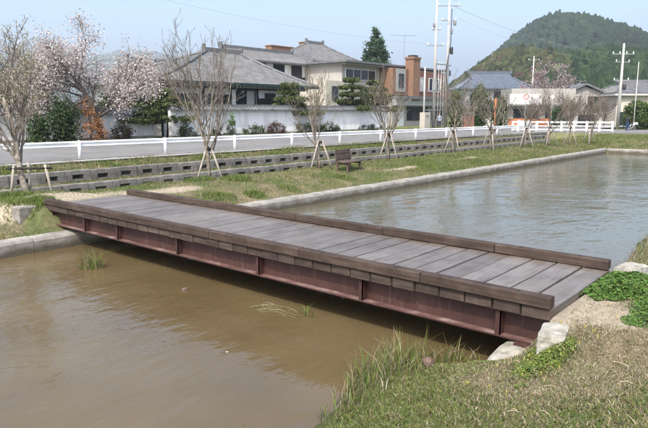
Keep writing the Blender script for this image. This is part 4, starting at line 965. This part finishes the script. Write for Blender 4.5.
ch = MB().box(14.0, 15.6, -.4, .8, 3.3, 8.5).build('chimney', 'brick_orange', h3); MB().box(13.9, 15.7, -.5, .9, 8.502, 8.75).build('chimney_cap', 'brick_orange', ch); MB().box(14.25, 15.35, -.2, .6, 8.751, 9.0).build('flue', 'dark_metal', ch)
MB().box(16.61, 24.4, .9, 9, 3.9, 7.26).build('upper_wall', 'brick_red', h3); window(h3, 17.2, 18.8, 4.6, 6.4, .9, 'white_paint', 2, glass='curtain'); window(h3, 20, 23, 4.6, 6.4, .9, 'white_paint', 3)
MB().box(10.4, 24.6, -.6, 9, 3.5, 3.88).build('canopy', 'tile', h3); MB().box(10.45, 24.5, -.3, .29, 2.7, 3.498).build('canopy_fascia', 'metal_sheet', h3)
MB().box(10.8, 24.2, .6, 9, 0, 3.49).build('ground_floor', 'plaster_grey', h3)
window(h3, 14.2, 19.4, .8, 2.5, .6, 'dark_metal', 4); MB().box(12.2, 13.4, .5, .598, .02, 2.4).build('door', 'white_paint', h3); window(h3, 20.5, 23.5, .8, 2.5, .6, 'dark_metal', 2)
ant = thing('roof_antenna', 'thin television antenna standing on the flat roof', 'antenna', (68.0, 44.0, 7.72))
MB().tube([(0, 0, 0), (0, 0, 4.0)], .03, 6).build('mast', 'steel', ant); 
MB().tube([(-1.5, 1.2, 3.9), (1.2, -1.0, 3.9)], .02, 5).build('boom', 'steel', ant)
for k in range(7): q = -1.4 + k * .4; MB().tube([(q - .3, -q * .8 - .35, 3.92), (q + .3, -q * .8 + .35, 3.92)], .012, 4).build('element', 'steel', ant)

# ---- twin utility poles with pipe rack
def crossarm(parent, z, c_, half, ang, n_ins=3, m='steel'):
    d = Vector((math.cos(ang), math.sin(ang), 0)); p = Vector(c_)
    o = MB().bar(p - d * half + Vector((0, 0, z)), p + d * half + Vector((0, 0, z)), .09, .1).build('crossarm', m, parent)
    for k in range(n_ins):
        q = p + d * (half * (-.9 + 1.8 * k / max(1, n_ins - 1))) + Vector((0, 0, z + .05)); MB().tube([q, q + Vector((0, 0, .12)), q + Vector((0, 0, .24))], [.05, .07, .03], 8).build('insulator', 'white_paint', o)
def upole(label, u, v, z, h, arms, extras=(), r0=.19, group='concrete utility poles'):
    t = thing('utility_pole', label, 'utility pole', (u, v, z), 0, group)
    MB().tube([(0, 0, -.2), (0, 0, h)], [r0, r0 * .55], 14).build('shaft', 'pole', t, True)
    for (zz, half, ang, n_) in arms: crossarm(t, zz, (0, 0, 0), half, ang, n_)
    for (zz, dx, dy, r_, hh, m_) in extras: MB().tube([(dx, dy, zz), (dx, dy, zz + hh * .08), (dx, dy, zz + hh * .92), (dx, dy, zz + hh)], [r_ * .8, r_, r_, r_ * .8], 12).build('equipment_can', m_, t, True)
    return t
PA, PB = Vector((57.0, 33.0, .15)), Vector((59.6, 33.0, .15)); AN = R(-50)
upole('pale concrete pole carrying the small crossarm beside the pipe rack', PA.x, PA.y, PA.z, 15, [(8.6, .9, AN, 2), (10.2, .45, AN, 2), (13.6, 1.1, AN, 3)], [(10.4, -.3, .1, .13, .5, 'steel')])
tb = upole('concrete pole with dark cable, boxes and top crossarms', PB.x, PB.y, PB.z, 15.4, [(12.9, 1.2, AN, 3), (13.6, 1.0, AN + .5, 2), (11.4, .8, AN, 2)], [(7.9, .34, -.25, .17, .75, 'dark_metal'), (10.0, .32, -.2, .12, .6, 'steel'), (5.6, .28, -.18, .1, .6, 'dark_metal'), (10.9, .5, -.45, .16, .6, 'steel')])
MB().tube([(-.05, -.22, 3.0), (-.45, -.1, 6.2), (-.2, -.2, 7.6), (.22, -.2, 9.0), (.24, -.2, 12.6)], .045, 6).build('cable', 'dark_metal', tb, True)
pr = thing('pipe_rack', 'grey steel pipe rack with thin upright conduits between the twin poles', 'pipe rack', (57.0, 33.0, .15))
for k in range(3): MB().tube([(.7 + k * .55, -.05, 0), (.7 + k * .55, -.05, 7.0)], .05, 8).build('conduit', 'pole', pr, True)
for zz in (6.7, 3.95, 1.95): MB().bar((-2.4 if zz < 6 else -.3, -.28, zz), (2.9, -.28, zz), .1, .11).build('crossbar', 'steel', pr)
MB().tube([(-2.1, -.05, 0), (-2.1, -.05, 6.3)], [.11, .08], 10).build('thin_post', 'pole', pr, True)
cb = thing('switch_cabinet', 'tall beige switch cabinet at the foot of the twin poles', 'cabinet', (54.5, 32.6, .1))
MB().cbox(0, 1.1, 0, .6, 0, 1.75, .02).build('body', 'plaster_beige', cb); MB().box(.3, .42, -.03, -.001, 1.3, 1.45).build('vent', 'dark_metal', cb); MB().box(.62, .74, -.03, -.001, 1.3, 1.45).build('vent', 'dark_metal', cb); MB().box(.54, .56, -.012, -.001, .06, 1.7).build('door_seam', 'steel', cb)

# ---- far right: blue-tiled house, parapet building, grey gabled house, beige house
def facing(px, py, d):                       # base point at distance d and rotation so local -v faces the photographer
    p = at_d(px, py, d); return p
FZ = -.5
RZ = YAW - math.pi / 2
p = at_d(460, 128, 96); h4 = thing('blue_tiled_house', 'white two storey house with blue grey tiled roof below the wooded hill', 'house', (p[0], p[1], FZ), RZ)
MB().box(1.0, 10.4, 1, 8, 0, 6.05).build('wall', 'plaster', h4); tiled_roof(h4, -.2, 11.4, -.2, 9.2, 6.1, 8.6, 3.4, 3.4, .75, 'tile_blue', 'tile_blue', .4)
window(h4, 5.4, 8.4, 3.6, 5.6, 1.0, 'dark_metal', 3, .1); window(h4, 1.6, 3.0, 3.9, 5.2, 1.0, 'dark_metal', 2, .1)
tiled_roof(h4, -1.0, 6.4, -2.6, .96, 3.0, 3.8, 1.2, 1.2, 1., 'tile', 'tile_cap', .4, 'porch_roof'); MB().box(-.4, 5.6, -1.6, .98, 0, 2.85).build('porch', 'plaster', h4)
p = at_d(508, 128, 84); h5 = thing('parapet_building', 'low building with pale solid balcony parapet over dark openings', 'building', (p[0], p[1], FZ), RZ)
MB().box(0, 9.6, 0, 6, 0, 3.2).build('wall', 'plaster_grey', h5); MB().box(-.3, 4.0, -1.2, -.95, 3.4, 4.8).build('parapet', 'plaster', h5); MB().box(-.25, 9.8, -.94, 6, 3.22, 3.5).build('floor_slab', 'plaster', h5); MB().box(4.05, 10.2, -1.15, -.9, 3.4, 4.7).build('parapet', 'plaster_grey', h5)
MB().box(.5, 9.4, .8, 6, 3.51, 5.6).build('upper_wall', 'plaster_grey', h5)
window(h5, .6, 4.0, .9, 2.8, 0, 'dark_metal', 3, .1); window(h5, 5.0, 8.8, .9, 2.8, 0, 'dark_metal', 3, .1)
p = at_d(508, 128, 76); of = thing('orange_boards', 'stacked orange boards fencing the yard behind the white street fence', 'fence', (p[0], p[1], -.4), RZ)
for k in range(5):
    for j in range(3): MB().cbox(k * 1.02, k * 1.02 + 1.0, 0, .08, .02 + j * .5, .02 + j * .5 + .48, .01).build('board', 'orange_paint', of)
p = at_d(561, 128, 88); h6 = thing('grey_gabled_house', 'weathered grey brown house with dark gabled roof behind the bare trees', 'house', (p[0], p[1], FZ), RZ)
MB().box(0, 6.2, 0, 8, 0, 4.9).build('wall', 'plaster_grey', h6)
mb = MB(); mb.v = [(-.5, -.6, 4.7), (3.1, -.6, 6.2), (6.7, -.6, 4.7), (-.5, 8.5, 4.7), (3.1, 8.5, 6.2), (6.7, 8.5, 4.7), (-.5, -.6, 4.95), (3.1, -.6, 6.45), (6.7, -.6, 4.95), (-.5, 8.5, 4.95), (3.1, 8.5, 6.45), (6.7, 8.5, 4.95)]
mb.f = [(6, 7, 10, 9), (7, 8, 11, 10), (0, 3, 4, 1), (1, 4, 5, 2), (0, 1, 7, 6), (1, 2, 8, 7), (0, 6, 9, 3), (2, 5, 11, 8), (3, 9, 10, 4), (4, 10, 11, 5)]; mb.build('roof', 'tile', h6)
MB().poly([(.02, -.01, 4.9), (6.18, -.01, 4.9), (3.1, -.01, 6.0)]).build('gable', 'plaster_grey', h6)
window(h6, 3.6, 5.2, 2.6, 4.6, 0, 'timber_dark', 2, .1); window(h6, .8, 2.4, 2.8, 4.2, 0, 'timber_dark', 2, .1); window(h6, 1, 4.8, .4, 2.0, 0, 'timber_dark', 3, .1)
MB().box(-6.5, -.02, 1, 7, 0, 4.4).build('side_wing', 'plaster_beige', h6); MB().box(-6.8, -.5, .4, 7.4, 4.42, 4.75).build('wing_roof', 'tile', h6); window(h6, -5.6, -3.6, 2.4, 4.0, 1, 'white_paint', 2, .1)
p = at_d(614.5, 130, 84); h7 = thing('beige_house', 'beige walled house with grey tiled roof beside the round green bush', 'house', (p[0], p[1], FZ), RZ)
MB().box(0, 14, 0, 8, 0, 4.6).build('wall', 'plaster_beige', h7); MB().box(-.6, 14.6, -.6, 8.6, 4.61, 4.85).build('eave', 'cap_pale', h7)
tiled_roof(h7, -.5, 14.8, -.55, 8.5, 5.02, 6.6, 3.0, 3.0, .8, 'tile', 'tile_cap', .4); window(h7, 2.4, 3.4, 3.2, 4.0, 0, 'dark_metal', 1, .1); window(h7, .5, 1.6, .6, 2.4, 0, 'dark_metal', 2, .1)
rp_ = upole('tall concrete pole with white insulators by the cyclist', *at_d(617, 132, 72)[:2], -.45, 10.2, [(9.0, 1.3, RZ, 4), (8.1, 1.0, RZ + .3, 3)], [(4.9, .35, -.3, .22, .7, 'dark_metal')], .2)
crossarm(rp_, 6.0, (0, 0, 0), .9, RZ, 3)
upole('thin grey lamp pole beside the round green bush', *at_d(633, 131, 66)[:2], -.4, 7.6, [], [], .07)
upole('distant slim pole behind the blue tiled house', *at_d(530, 128, 130)[:2], -.5, 14, [(13.2, 1.2, RZ, 3)], [], .2)
# shrubs / trees in front of the right hand houses
def rbush(name, label, px, d, top, wpx, col, n, leaf, z=-.45, cat='shrub', shape=.5, group='evergreens by the right hand houses'):
    p = at_d(px, top, d); h = p[2] - z; r_ = wpx / 600 * d * .42
    return leafy(name, label, p[0], p[1], z, [((0, 0, h * shape), (r_, r_, h * shape * .94), n, 60, .2)], leaf, col, h * .5, .1, group, cat, .3)
rbush('clipped_conifer', 'tall rounded dark green conifer before the blue tiled house', 481, 80, 84, 21, (.04, .085, .022), 110, .11)
rbush('clipped_conifer', 'slimmer dark conifer right of the tall rounded one', 500, 79, 95, 18, (.035, .075, .02), 80, .11)
rbush('vine_tree', 'narrow green vine covered tree beside the twin poles', 457, 66, 88, 14, (.075, .105, .03), 60, .09)
rbush('round_bush', 'big round glossy green bush beside the beige house', 640, 68, 101, 34, (.075, .115, .03), 150, .10)
rbush('round_bush', 'bright green bush behind the gap beside the beige house', 604, 92, 108, 18, (.09, .16, .035), 50, .12)
rbush('round_bush', 'dark green bush behind the white street fence', 558, 80, 106, 14, (.05, .09, .03), 40, .1)
for i, (px, d, h) in enumerate([(573, 74, 5.0), (584, 76, 5.4), (594, 74, 4.6), (536, 74, 5.0), (566, 78, 5.6), (603, 77, 4.8)]):
    p = at_d(px, 130, d); bare_tree('leafless brown garden tree behind the white street fence', p[0], p[1], h, 90 + i, dict(kids=[10, 6, 4], up=[.05, .05, .05, .05], rmin=.014), 'bark_dark', z=-.5, buds=((.22, .16, .12), 2, .05, .1), group='leafless trees behind the street fence')
for i, (px, d, h) in enumerate([(468, 60, 4.4), (502, 62, 4.2)]):
    p = at_d(px, 130, d); bare_tree('leafless pale garden tree before the clipped conifers', p[0], p[1], h, 110 + i, dict(rmin=.014, ang=[(30, 60), (25, 55), (20, 50)]), z=-.3, group='leafless trees before the conifers')
p = at_d(548, 128, 90); blossom_tree('pink flowering cherry before the wooded hill', p[0], p[1], FZ, 9.4, .9, 21, (.34, .265, .28), 4, .11)
# red brick gate pillar, marker post, signs
p = at_d(463, 128, 72); bp_ = thing('brick_pillar', 'low red brick gate wall between vine tree and conifer', 'wall', (p[0], p[1], -.3), RZ)
MB().box(0, 1.3, 0, .4, 0, 2.0).build('shaft', 'brick_red', bp_); MB().box(-.06, 1.36, -.06, .46, 2.002, 2.12).build('cap', 'concrete', bp_)
p = at_d(494, 134, 58); mp_ = thing('marker_post', 'slim orange red marker post with flared top behind the rail', 'post', (p[0], p[1], -.1))
MB().tube([(0, 0, 0), (0, 0, 3.3)], .075, 8).build('shaft', 'orange_paint', mp_, True); MB().tube([(0, 0, 2.1), (0, 0, 2.3), (0, 0, 3.0), (0, 0, 3.2)], [.08, .15, .15, .08], 10).build('head', 'orange_paint', mp_, True)
for (px, py, d, m_, lab) in ((526, 97, 64, 'red_paint', 'round red and white road sign on a thin pole'), (552.5, 97, 66, 'pink_paint', 'small diamond shaped pink sign on a thin pole')):
    p = at_d(px, py, d); s_ = thing('road_sign', lab, 'sign', (p[0], p[1], -.2), RZ)
    hz = p[2] + .2; MB().tube([(0, 0, 0), (0, 0, hz + .3)], .035, 8).build('pole', 'steel', s_, True)
    if m_ == 'red_paint':
        MB().tube([(0, -.05, hz), (0, -.075, hz)], .30, 24).build('disc', 'red_paint', s_); MB().tube([(0, -.0765, hz), (0, -.082, hz)], .21, 24).build('face', 'white_paint', s_); MB().bar((-.17, -.086, hz + .17), (.17, -.086, hz - .17), .006, .07).build('slash', 'red_paint', s_)
    else:
        MB().poly([(0, -.07, hz - .34), (.34, -.07, hz), (0, -.07, hz + .34), (-.34, -.07, hz)]).build('plate', 'pink_paint', s_); MB().poly([(0, -.075, hz - .24), (.24, -.075, hz), (0, -.075, hz + .24), (-.24, -.075, hz)]).build('face', 'white_paint', s_)

# ---- people
def figure(name, label, loc_, rz, joints, edges, mats_by_z):
    me = bpy.data.meshes.new(name); me.from_pydata([j[0] for j in joints], edges, []); o = bpy.data.objects.new(name, me); COL.objects.link(o)
    md = o.modifiers.new('s', 'SKIN'); md.use_smooth_shade = True; sv = me.skin_vertices[0].data
    for i, j in enumerate(joints): sv[i].radius = (j[1], j[1] if len(j) < 3 else j[2]); sv[i].use_root = (i == 0)
    sb_ = o.modifiers.new('b', 'SUBSURF'); sb_.levels = 2; sb_.render_levels = 2
    dg = bpy.context.evaluated_depsgraph_get(); nm = bpy.data.meshes.new_from_object(o.evaluated_get(dg)); o.modifiers.clear(); o.data = nm
    nm.materials.clear()
    for mm in mats_by_z[0]: nm.materials.append(M[mm])
    for p in nm.polygons: p.material_index = mats_by_z[1](p.center)
    o.location = loc_; o.rotation_euler = (0, 0, rz); return tag(o, label, 'person')
J = [((0, 0, .92), .13), ((0, 0, 1.12), .125), ((0, .0, 1.36), .15, .11), ((0, 0, 1.47), .055), ((0, .0, 1.53), .06), ((0, .01, 1.63), .095), ((0, .01, 1.72), .06),
     ((-.09, 0, .86), .095), ((-.10, .03, .48), .065), ((-.10, -.02, .08), .045), ((-.10, .12, .03), .04),
     ((.09, 0, .86), .095), ((.11, .16, .50), .065), ((.11, .02, .10), .045), ((.11, .16, .05), .04),
     ((-.19, 0, 1.38), .055), ((-.25, .06, 1.12), .045), ((-.22, .28, .98), .035), ((-.22, .36, .96), .03),
     ((.19, 0, 1.38), .055), ((.25, .06, 1.12), .045), ((.22, .28, .98), .035), ((.22, .36, .96), .03)]
E_ = [(0, 1), (1, 2), (2, 3), (3, 4), (4, 5), (5, 6), (0, 7), (7, 8), (8, 9), (9, 10), (0, 11), (11, 12), (12, 13), (13, 14), (2, 15), (15, 16), (16, 17), (17, 18), (2, 19), (19, 20), (20, 21), (21, 22)]
def zmat(c_):
    if c_.z > 1.5: return 2 if c_.z < 1.66 and c_.y > .0 else 3
    if c_.y > .27: return 2
    if c_.z < .1: return 3
    return 0 if c_.z > .9 else 1
pp = at_d(626.5, 131.5, 63); gz = -.14
figure('person', 'person in dark jacket and blue trousers pushing a bicycle by the bush', (pp[0], pp[1], gz), RZ - R(60), J, E_, (['cloth_dark', 'cloth_blue', 'skin', 'cloth_dark'], zmat))
pq = at_d(440, 128, 64.5)
ps = figure('person', 'person in grey blue top and red hat at the foot of the twin poles', (pq[0], 32.4, .05), RZ + R(150), J, E_, (['cloth_grey', 'cloth_dark', 'skin', 'hat_red'], zmat))
bk = thing('bicycle', 'pale bicycle held by the person in dark jacket', 'bicycle', (pp[0] + .45, pp[1] - .35, gz), RZ + R(25))
for x in (-.52, .52):
    ring = [(x + .31 * math.cos(t * math.pi / 12), 0, .33 + .31 * math.sin(t * math.pi / 12)) for t in range(25)]
    wh = MB().tube(ring, .022, 6, cap=False).build('tyre', 'rubber', bk, True); sp_ = MB()
    for t in range(12): a_ = t * math.pi / 6; sp_.tube([(x, 0, .33), (x + .29 * math.cos(a_), 0, .33 + .29 * math.sin(a_))], .004, 3)
    sp_.build('spokes', 'steel', wh)
fr = MB()
for a_, b_ in (((-.52, 0, .33), (-.1, 0, .3)), ((-.52, 0, .33), (-.16, 0, .74)), ((-.1, 0, .3), (-.2, 0, .88)), ((-.1, 0, .3), (.38, 0, .74)), ((-.16, 0, .72), (.36, 0, .82)), ((.52, 0, .33), (.34, 0, .98))): fr.tube([a_, b_], .018, 6)
fr.build('frame', 'white_paint', bk, True); MB().tube([(-.32, 0, .9), (-.2, 0, .92), (-.06, 0, .9)], [.07, .06, .02], 8).build('saddle', 'rubber', bk, True); MB().tube([(.3, -.28, .98), (.34, 0, 1.0), (.3, .28, .98)], .014, 6).build('handlebar', 'steel', bk, True)
MB().box(.4, .72, -.15, .15, .74, .95).build('basket', 'white_paint', bk)

# ---- power lines
def wire(label, p0, p1, sag, r_=.009):
    P0, P1 = Vector(p0), Vector(p1); pts = [P0.lerp(P1, t / 14) - Vector((0, 0, sag * 4 * (t / 14) * (1 - t / 14))) for t in range(15)]
    tag(MB().tube(pts, r_, 4).build('power_line', 'steel'), label, 'wire', 'power lines at the twin poles')
for k, (za, zb) in enumerate(((13.05, 8.9), (12.9, 8.7), (11.6, 8.0))):
    q = at_d(617, 60, 72); wire('thin power line strung from the twin poles to the pole by the cyclist', (PB.x + .3 * k, PB.y - .4 * k, PB.z + za), (q[0] - .4 + .4 * k, q[1], zb - .4), .8)
for k, zz in enumerate((13.7, 8.7)): wire('thin power line running from the twin poles above the tiled roofs', (PA.x - .5 * k, PA.y, PA.z + zz), (2 + k, 33.5 + k, 12.5 - k * 1.5), 1.2, .006)

# ================================================================== HILLS
def hill_sheet(name, d0, d1, s0, s1, nd, ns, fn, m):
    ds = np.linspace(d0, d1, nd); s_ = np.linspace(s0, s1, ns); D, S_ = np.meshgrid(ds, s_, indexing='ij'); Z_ = fn(D, S_)
    X_ = D * math.cos(YAW) + S_ * math.sin(YAW); Y_ = D * math.sin(YAW) - S_ * math.cos(YAW)
    I_ = np.arange(nd * ns).reshape(nd, ns); Fq_ = np.stack([I_[:-1, :-1], I_[1:, :-1], I_[1:, 1:], I_[:-1, 1:]], -1).reshape(-1, 4)[:, ::-1]
    return tag(np_obj(name, np.stack([X_, Y_, Z_], -1).reshape(-1, 3), Fq_, m, smooth=True), kind='structure')
M['hill_soil'] = mat('hill_soil', [(.03, .045, .018), (.05, .07, .028)], .05, .95)
SIL = [(380, 112), (430, 100), (456, 84), (472, 70), (492, 55), (505, 45), (520, 31), (533, 19), (545, 13), (560, 13), (572, 16), (586, 21), (600, 27), (612, 34), (624, 40), (636, 44), (648, 38), (690, 25), (740, 40), (820, 75), (900, 108)]
DH = 620.0
def sil(prof, d, drop):
    out = []
    for (x, y) in prof:
        p = at_d(x, y, d); out.append((p[0] * math.sin(YAW) - p[1] * math.cos(YAW), p[2] - drop))
    return [q[0] for q in out], [q[1] for q in out]
HS = sil(SIL, DH, 9)
def hill_fn(D, S_):
    H_ = np.interp(S_, *HS); k = np.where(D < DH, ss(330, DH, D) ** .8, ss(1000, DH, D))
    return np.maximum(H_ * k + (fbm(D, S_, .02, 5) - .5) * 8 * k - 1.5, -2)
hill_sheet('hill', 330, 1000, 20, 640, 60, 70, hill_fn, 'hill_soil')
FOOT = [(425, 108), (440, 97), (456, 84), (472, 70), (492, 54), (503, 46), (515, 42), (530, 43), (546, 47), (560, 48), (582, 43), (610, 44), (648, 47), (720, 46), (800, 70), (880, 105)]
DF = 330.0
FS = sil(FOOT, DF, 7)
def foot_fn(D, S_):
    H_ = np.interp(S_, *FS); k = np.where(D < DF, ss(190, DF, D), ss(520, DF, D))
    return np.maximum(H_ * k + (fbm(D, S_, .03, 15) - .5) * 6 * k - 1.2, -2)
hill_sheet('foothill', 190, 520, 40, 330, 50, 60, foot_fn, 'hill_soil')
# forest crowns: lumpy low-poly crowns, one mass per hill
import bmesh
bm = bmesh.new(); bmesh.ops.create_icosphere(bm, subdivisions=2, radius=1); bm.verts.ensure_lookup_table()
IV = np.array([tuple(v.co) for v in bm.verts]); IF = np.array([[v.index for v in f.verts] for f in bm.faces]); bm.free()
m, nt, b = new_mat('forest'); N = nt.nodes; L = nt.links
a = N.new('ShaderNodeAttribute'); a.attribute_name = 'Col'; geo = N.new('ShaderNodeNewGeometry')
no = N.new('ShaderNodeTexNoise'); no.inputs['Scale'].default_value = .55; no.inputs['Detail'].default_value = 5; no.inputs['Roughness'].default_value = .8; L.new(geo.outputs['Position'], no.inputs['Vector'])
mr = N.new('ShaderNodeMapRange'); mr.inputs[1].default_value = .3; mr.inputs[2].default_value = .7; mr.inputs[3].default_value = .45; mr.inputs[4].default_value = 1.5; L.new(no.outputs['Fac'], mr.inputs[0])
hs = N.new('ShaderNodeHueSaturation'); L.new(a.outputs['Color'], hs.inputs['Color']); L.new(mr.outputs[0], hs.inputs['Value']); L.new(hs.outputs[0], b.inputs['Base Color'])
bp = N.new('ShaderNodeBump'); bp.inputs['Strength'].default_value = 1; bp.inputs['Distance'].default_value = 1.6; L.new(no.outputs['Fac'], bp.inputs['Height']); L.new(bp.outputs[0], b.inputs['Normal'])
b.inputs['Roughness'].default_value = .95; b.inputs['Specular IOR Level'].default_value = .03; M['forest'] = m
def forest(name, n, d0, d1, s0, s1, fn, minz, size, colfn, label, con=.4):
    D = d0 + (d1 - d0) * rng.random(n); S_ = s0 + (s1 - s0) * rng.random(n); Z_ = fn(D, S_); kp = Z_ > minz; D, S_, Z_ = D[kp], S_[kp], Z_[kp]; n = len(D)
    X_ = D * math.cos(YAW) + S_ * math.sin(YAW); Y_ = D * math.sin(YAW) - S_ * math.cos(YAW)
    r_ = size * (.6 + .8 * rng.random(n)); cn = rng.random(n) < con
    nv_ = len(IV); Vv = np.repeat(IV[None], n, 0)
    Vv = Vv * (1 + rng.normal(0, .13, (n, nv_, 1)))
    tall = np.where(cn, 1.45, 1.0)[:, None]
    taper = np.where(cn[:, None], np.clip(.75 - .42 * IV[None, :, 2], .25, 1.1), 1.0)
    Vv[:, :, 0] *= r_[:, None] * taper; Vv[:, :, 1] *= r_[:, None] * taper; Vv[:, :, 2] *= r_[:, None] * tall
    Vv += np.stack([X_, Y_, Z_ + r_ * .7], 1)[:, None, :]
    C_ = colfn(D, S_, n, cn); C_ = np.repeat(C_, nv_, 0) * (1 + rng.normal(0, .08, (n * nv_, 1)))
    Fi = (IF[None] + (np.arange(n) * nv_)[:, None, None]).reshape(-1, 3)
    o = np_obj(name, Vv.reshape(-1, 3), Fi, 'forest', cols=np.clip(C_, .005, .5), smooth=True); return tag(o, label, 'forest', kind='stuff')
def col_hill(D, S_, n, cn):
    C_ = np.where(cn[:, None], np.array([.029, .049, .026]), np.array([.04, .058, .03])); q = fbm(D, S_, .012, 77)[:, None]
    C_ = C_ * (.65 + .8 * q); return np.clip(C_ * (1 + rng.normal(0, .13, (n, 1))), .01, .3)
def col_foot(D, S_, n, cn):
    rr_ = rng.random(n); x = S_ / D * 600 + 324; west = (ss(575, 520, x + (fbm(D, S_, .03, 61) - .5) * 90))[:, None]
    dk = np.where(cn[:, None], np.array([.03, .052, .02]), np.array([.042, .068, .024])); ol = np.where(cn[:, None], np.array([.045, .06, .024]), np.array([.085, .09, .036])); C_ = dk * (1 - west) + ol * west
    g3 = fbm(D, S_, .05, 88); red = (rr_ < .3) & (x < 540) & (g3 > .57); C_[red] = [.085, .057, .04]; pal = (rr_ > .95) & (x < 570); C_[pal] = [.13, .115, .075]
    return np.clip(C_ * (1 + rng.normal(0, .22, (n, 1))), .01, .4)
forest('hill_forest', 11000, 380, 740, 110, 480, hill_fn, 4, 3.5, col_hill, 'mixed woodland covering the rounded hill', .15)
def conp(D, S_): return .5
forest('foothill_forest', 6500, 200, 390, 50, 215, foot_fn, .5, 2.5, col_foot, 'darker mixed wood on the foothill behind the houses', .4)
# blue far range on the left
def far_fn(D, S_):
    x = S_ / 2600 * 600 + 324; pr_ = np.interp(x, [-400, -200, -60, 0, 25, 60, 100, 135, 160, 200, 260, 330, 420, 520], [112, 80, 62, 56, 53, 57, 62, 52, 54, 64, 74, 88, 102, 112])
    H_ = (112 - pr_) / 600 * 2600; k = np.where(D < 2600, ss(1700, 2600, D), ss(3500, 2600, D)); return H_ * k + (fbm(D, S_, .006, 3) - .5) * 30 * k - 2
hill_sheet('far_range', 1700, 3500, -3200, 900, 40, 110, far_fn, mat('far_wood', [(.05, .07, .035), (.075, .095, .045)], .01, .95))

# ================================================================== HAZE (air)
m, nt, b = new_mat('haze'); N = nt.nodes; L = nt.links; N.remove(b)
pv = N.new('ShaderNodeVolumePrincipled'); pv.inputs['Color'].default_value = (.74, .85, 1, 1); pv.inputs['Density'].default_value = .00036; pv.inputs['Anisotropy'].default_value = .2
L.new(pv.outputs[0], N['Material Output'].inputs['Volume']); M['haze'] = m
HB = MB().box(-6500, 7500, -6500, 7500, -3, 330); hz_ = HB.build('haze', 'haze'); tag(hz_, 'thin pale air over the whole valley', 'haze', kind='stuff')
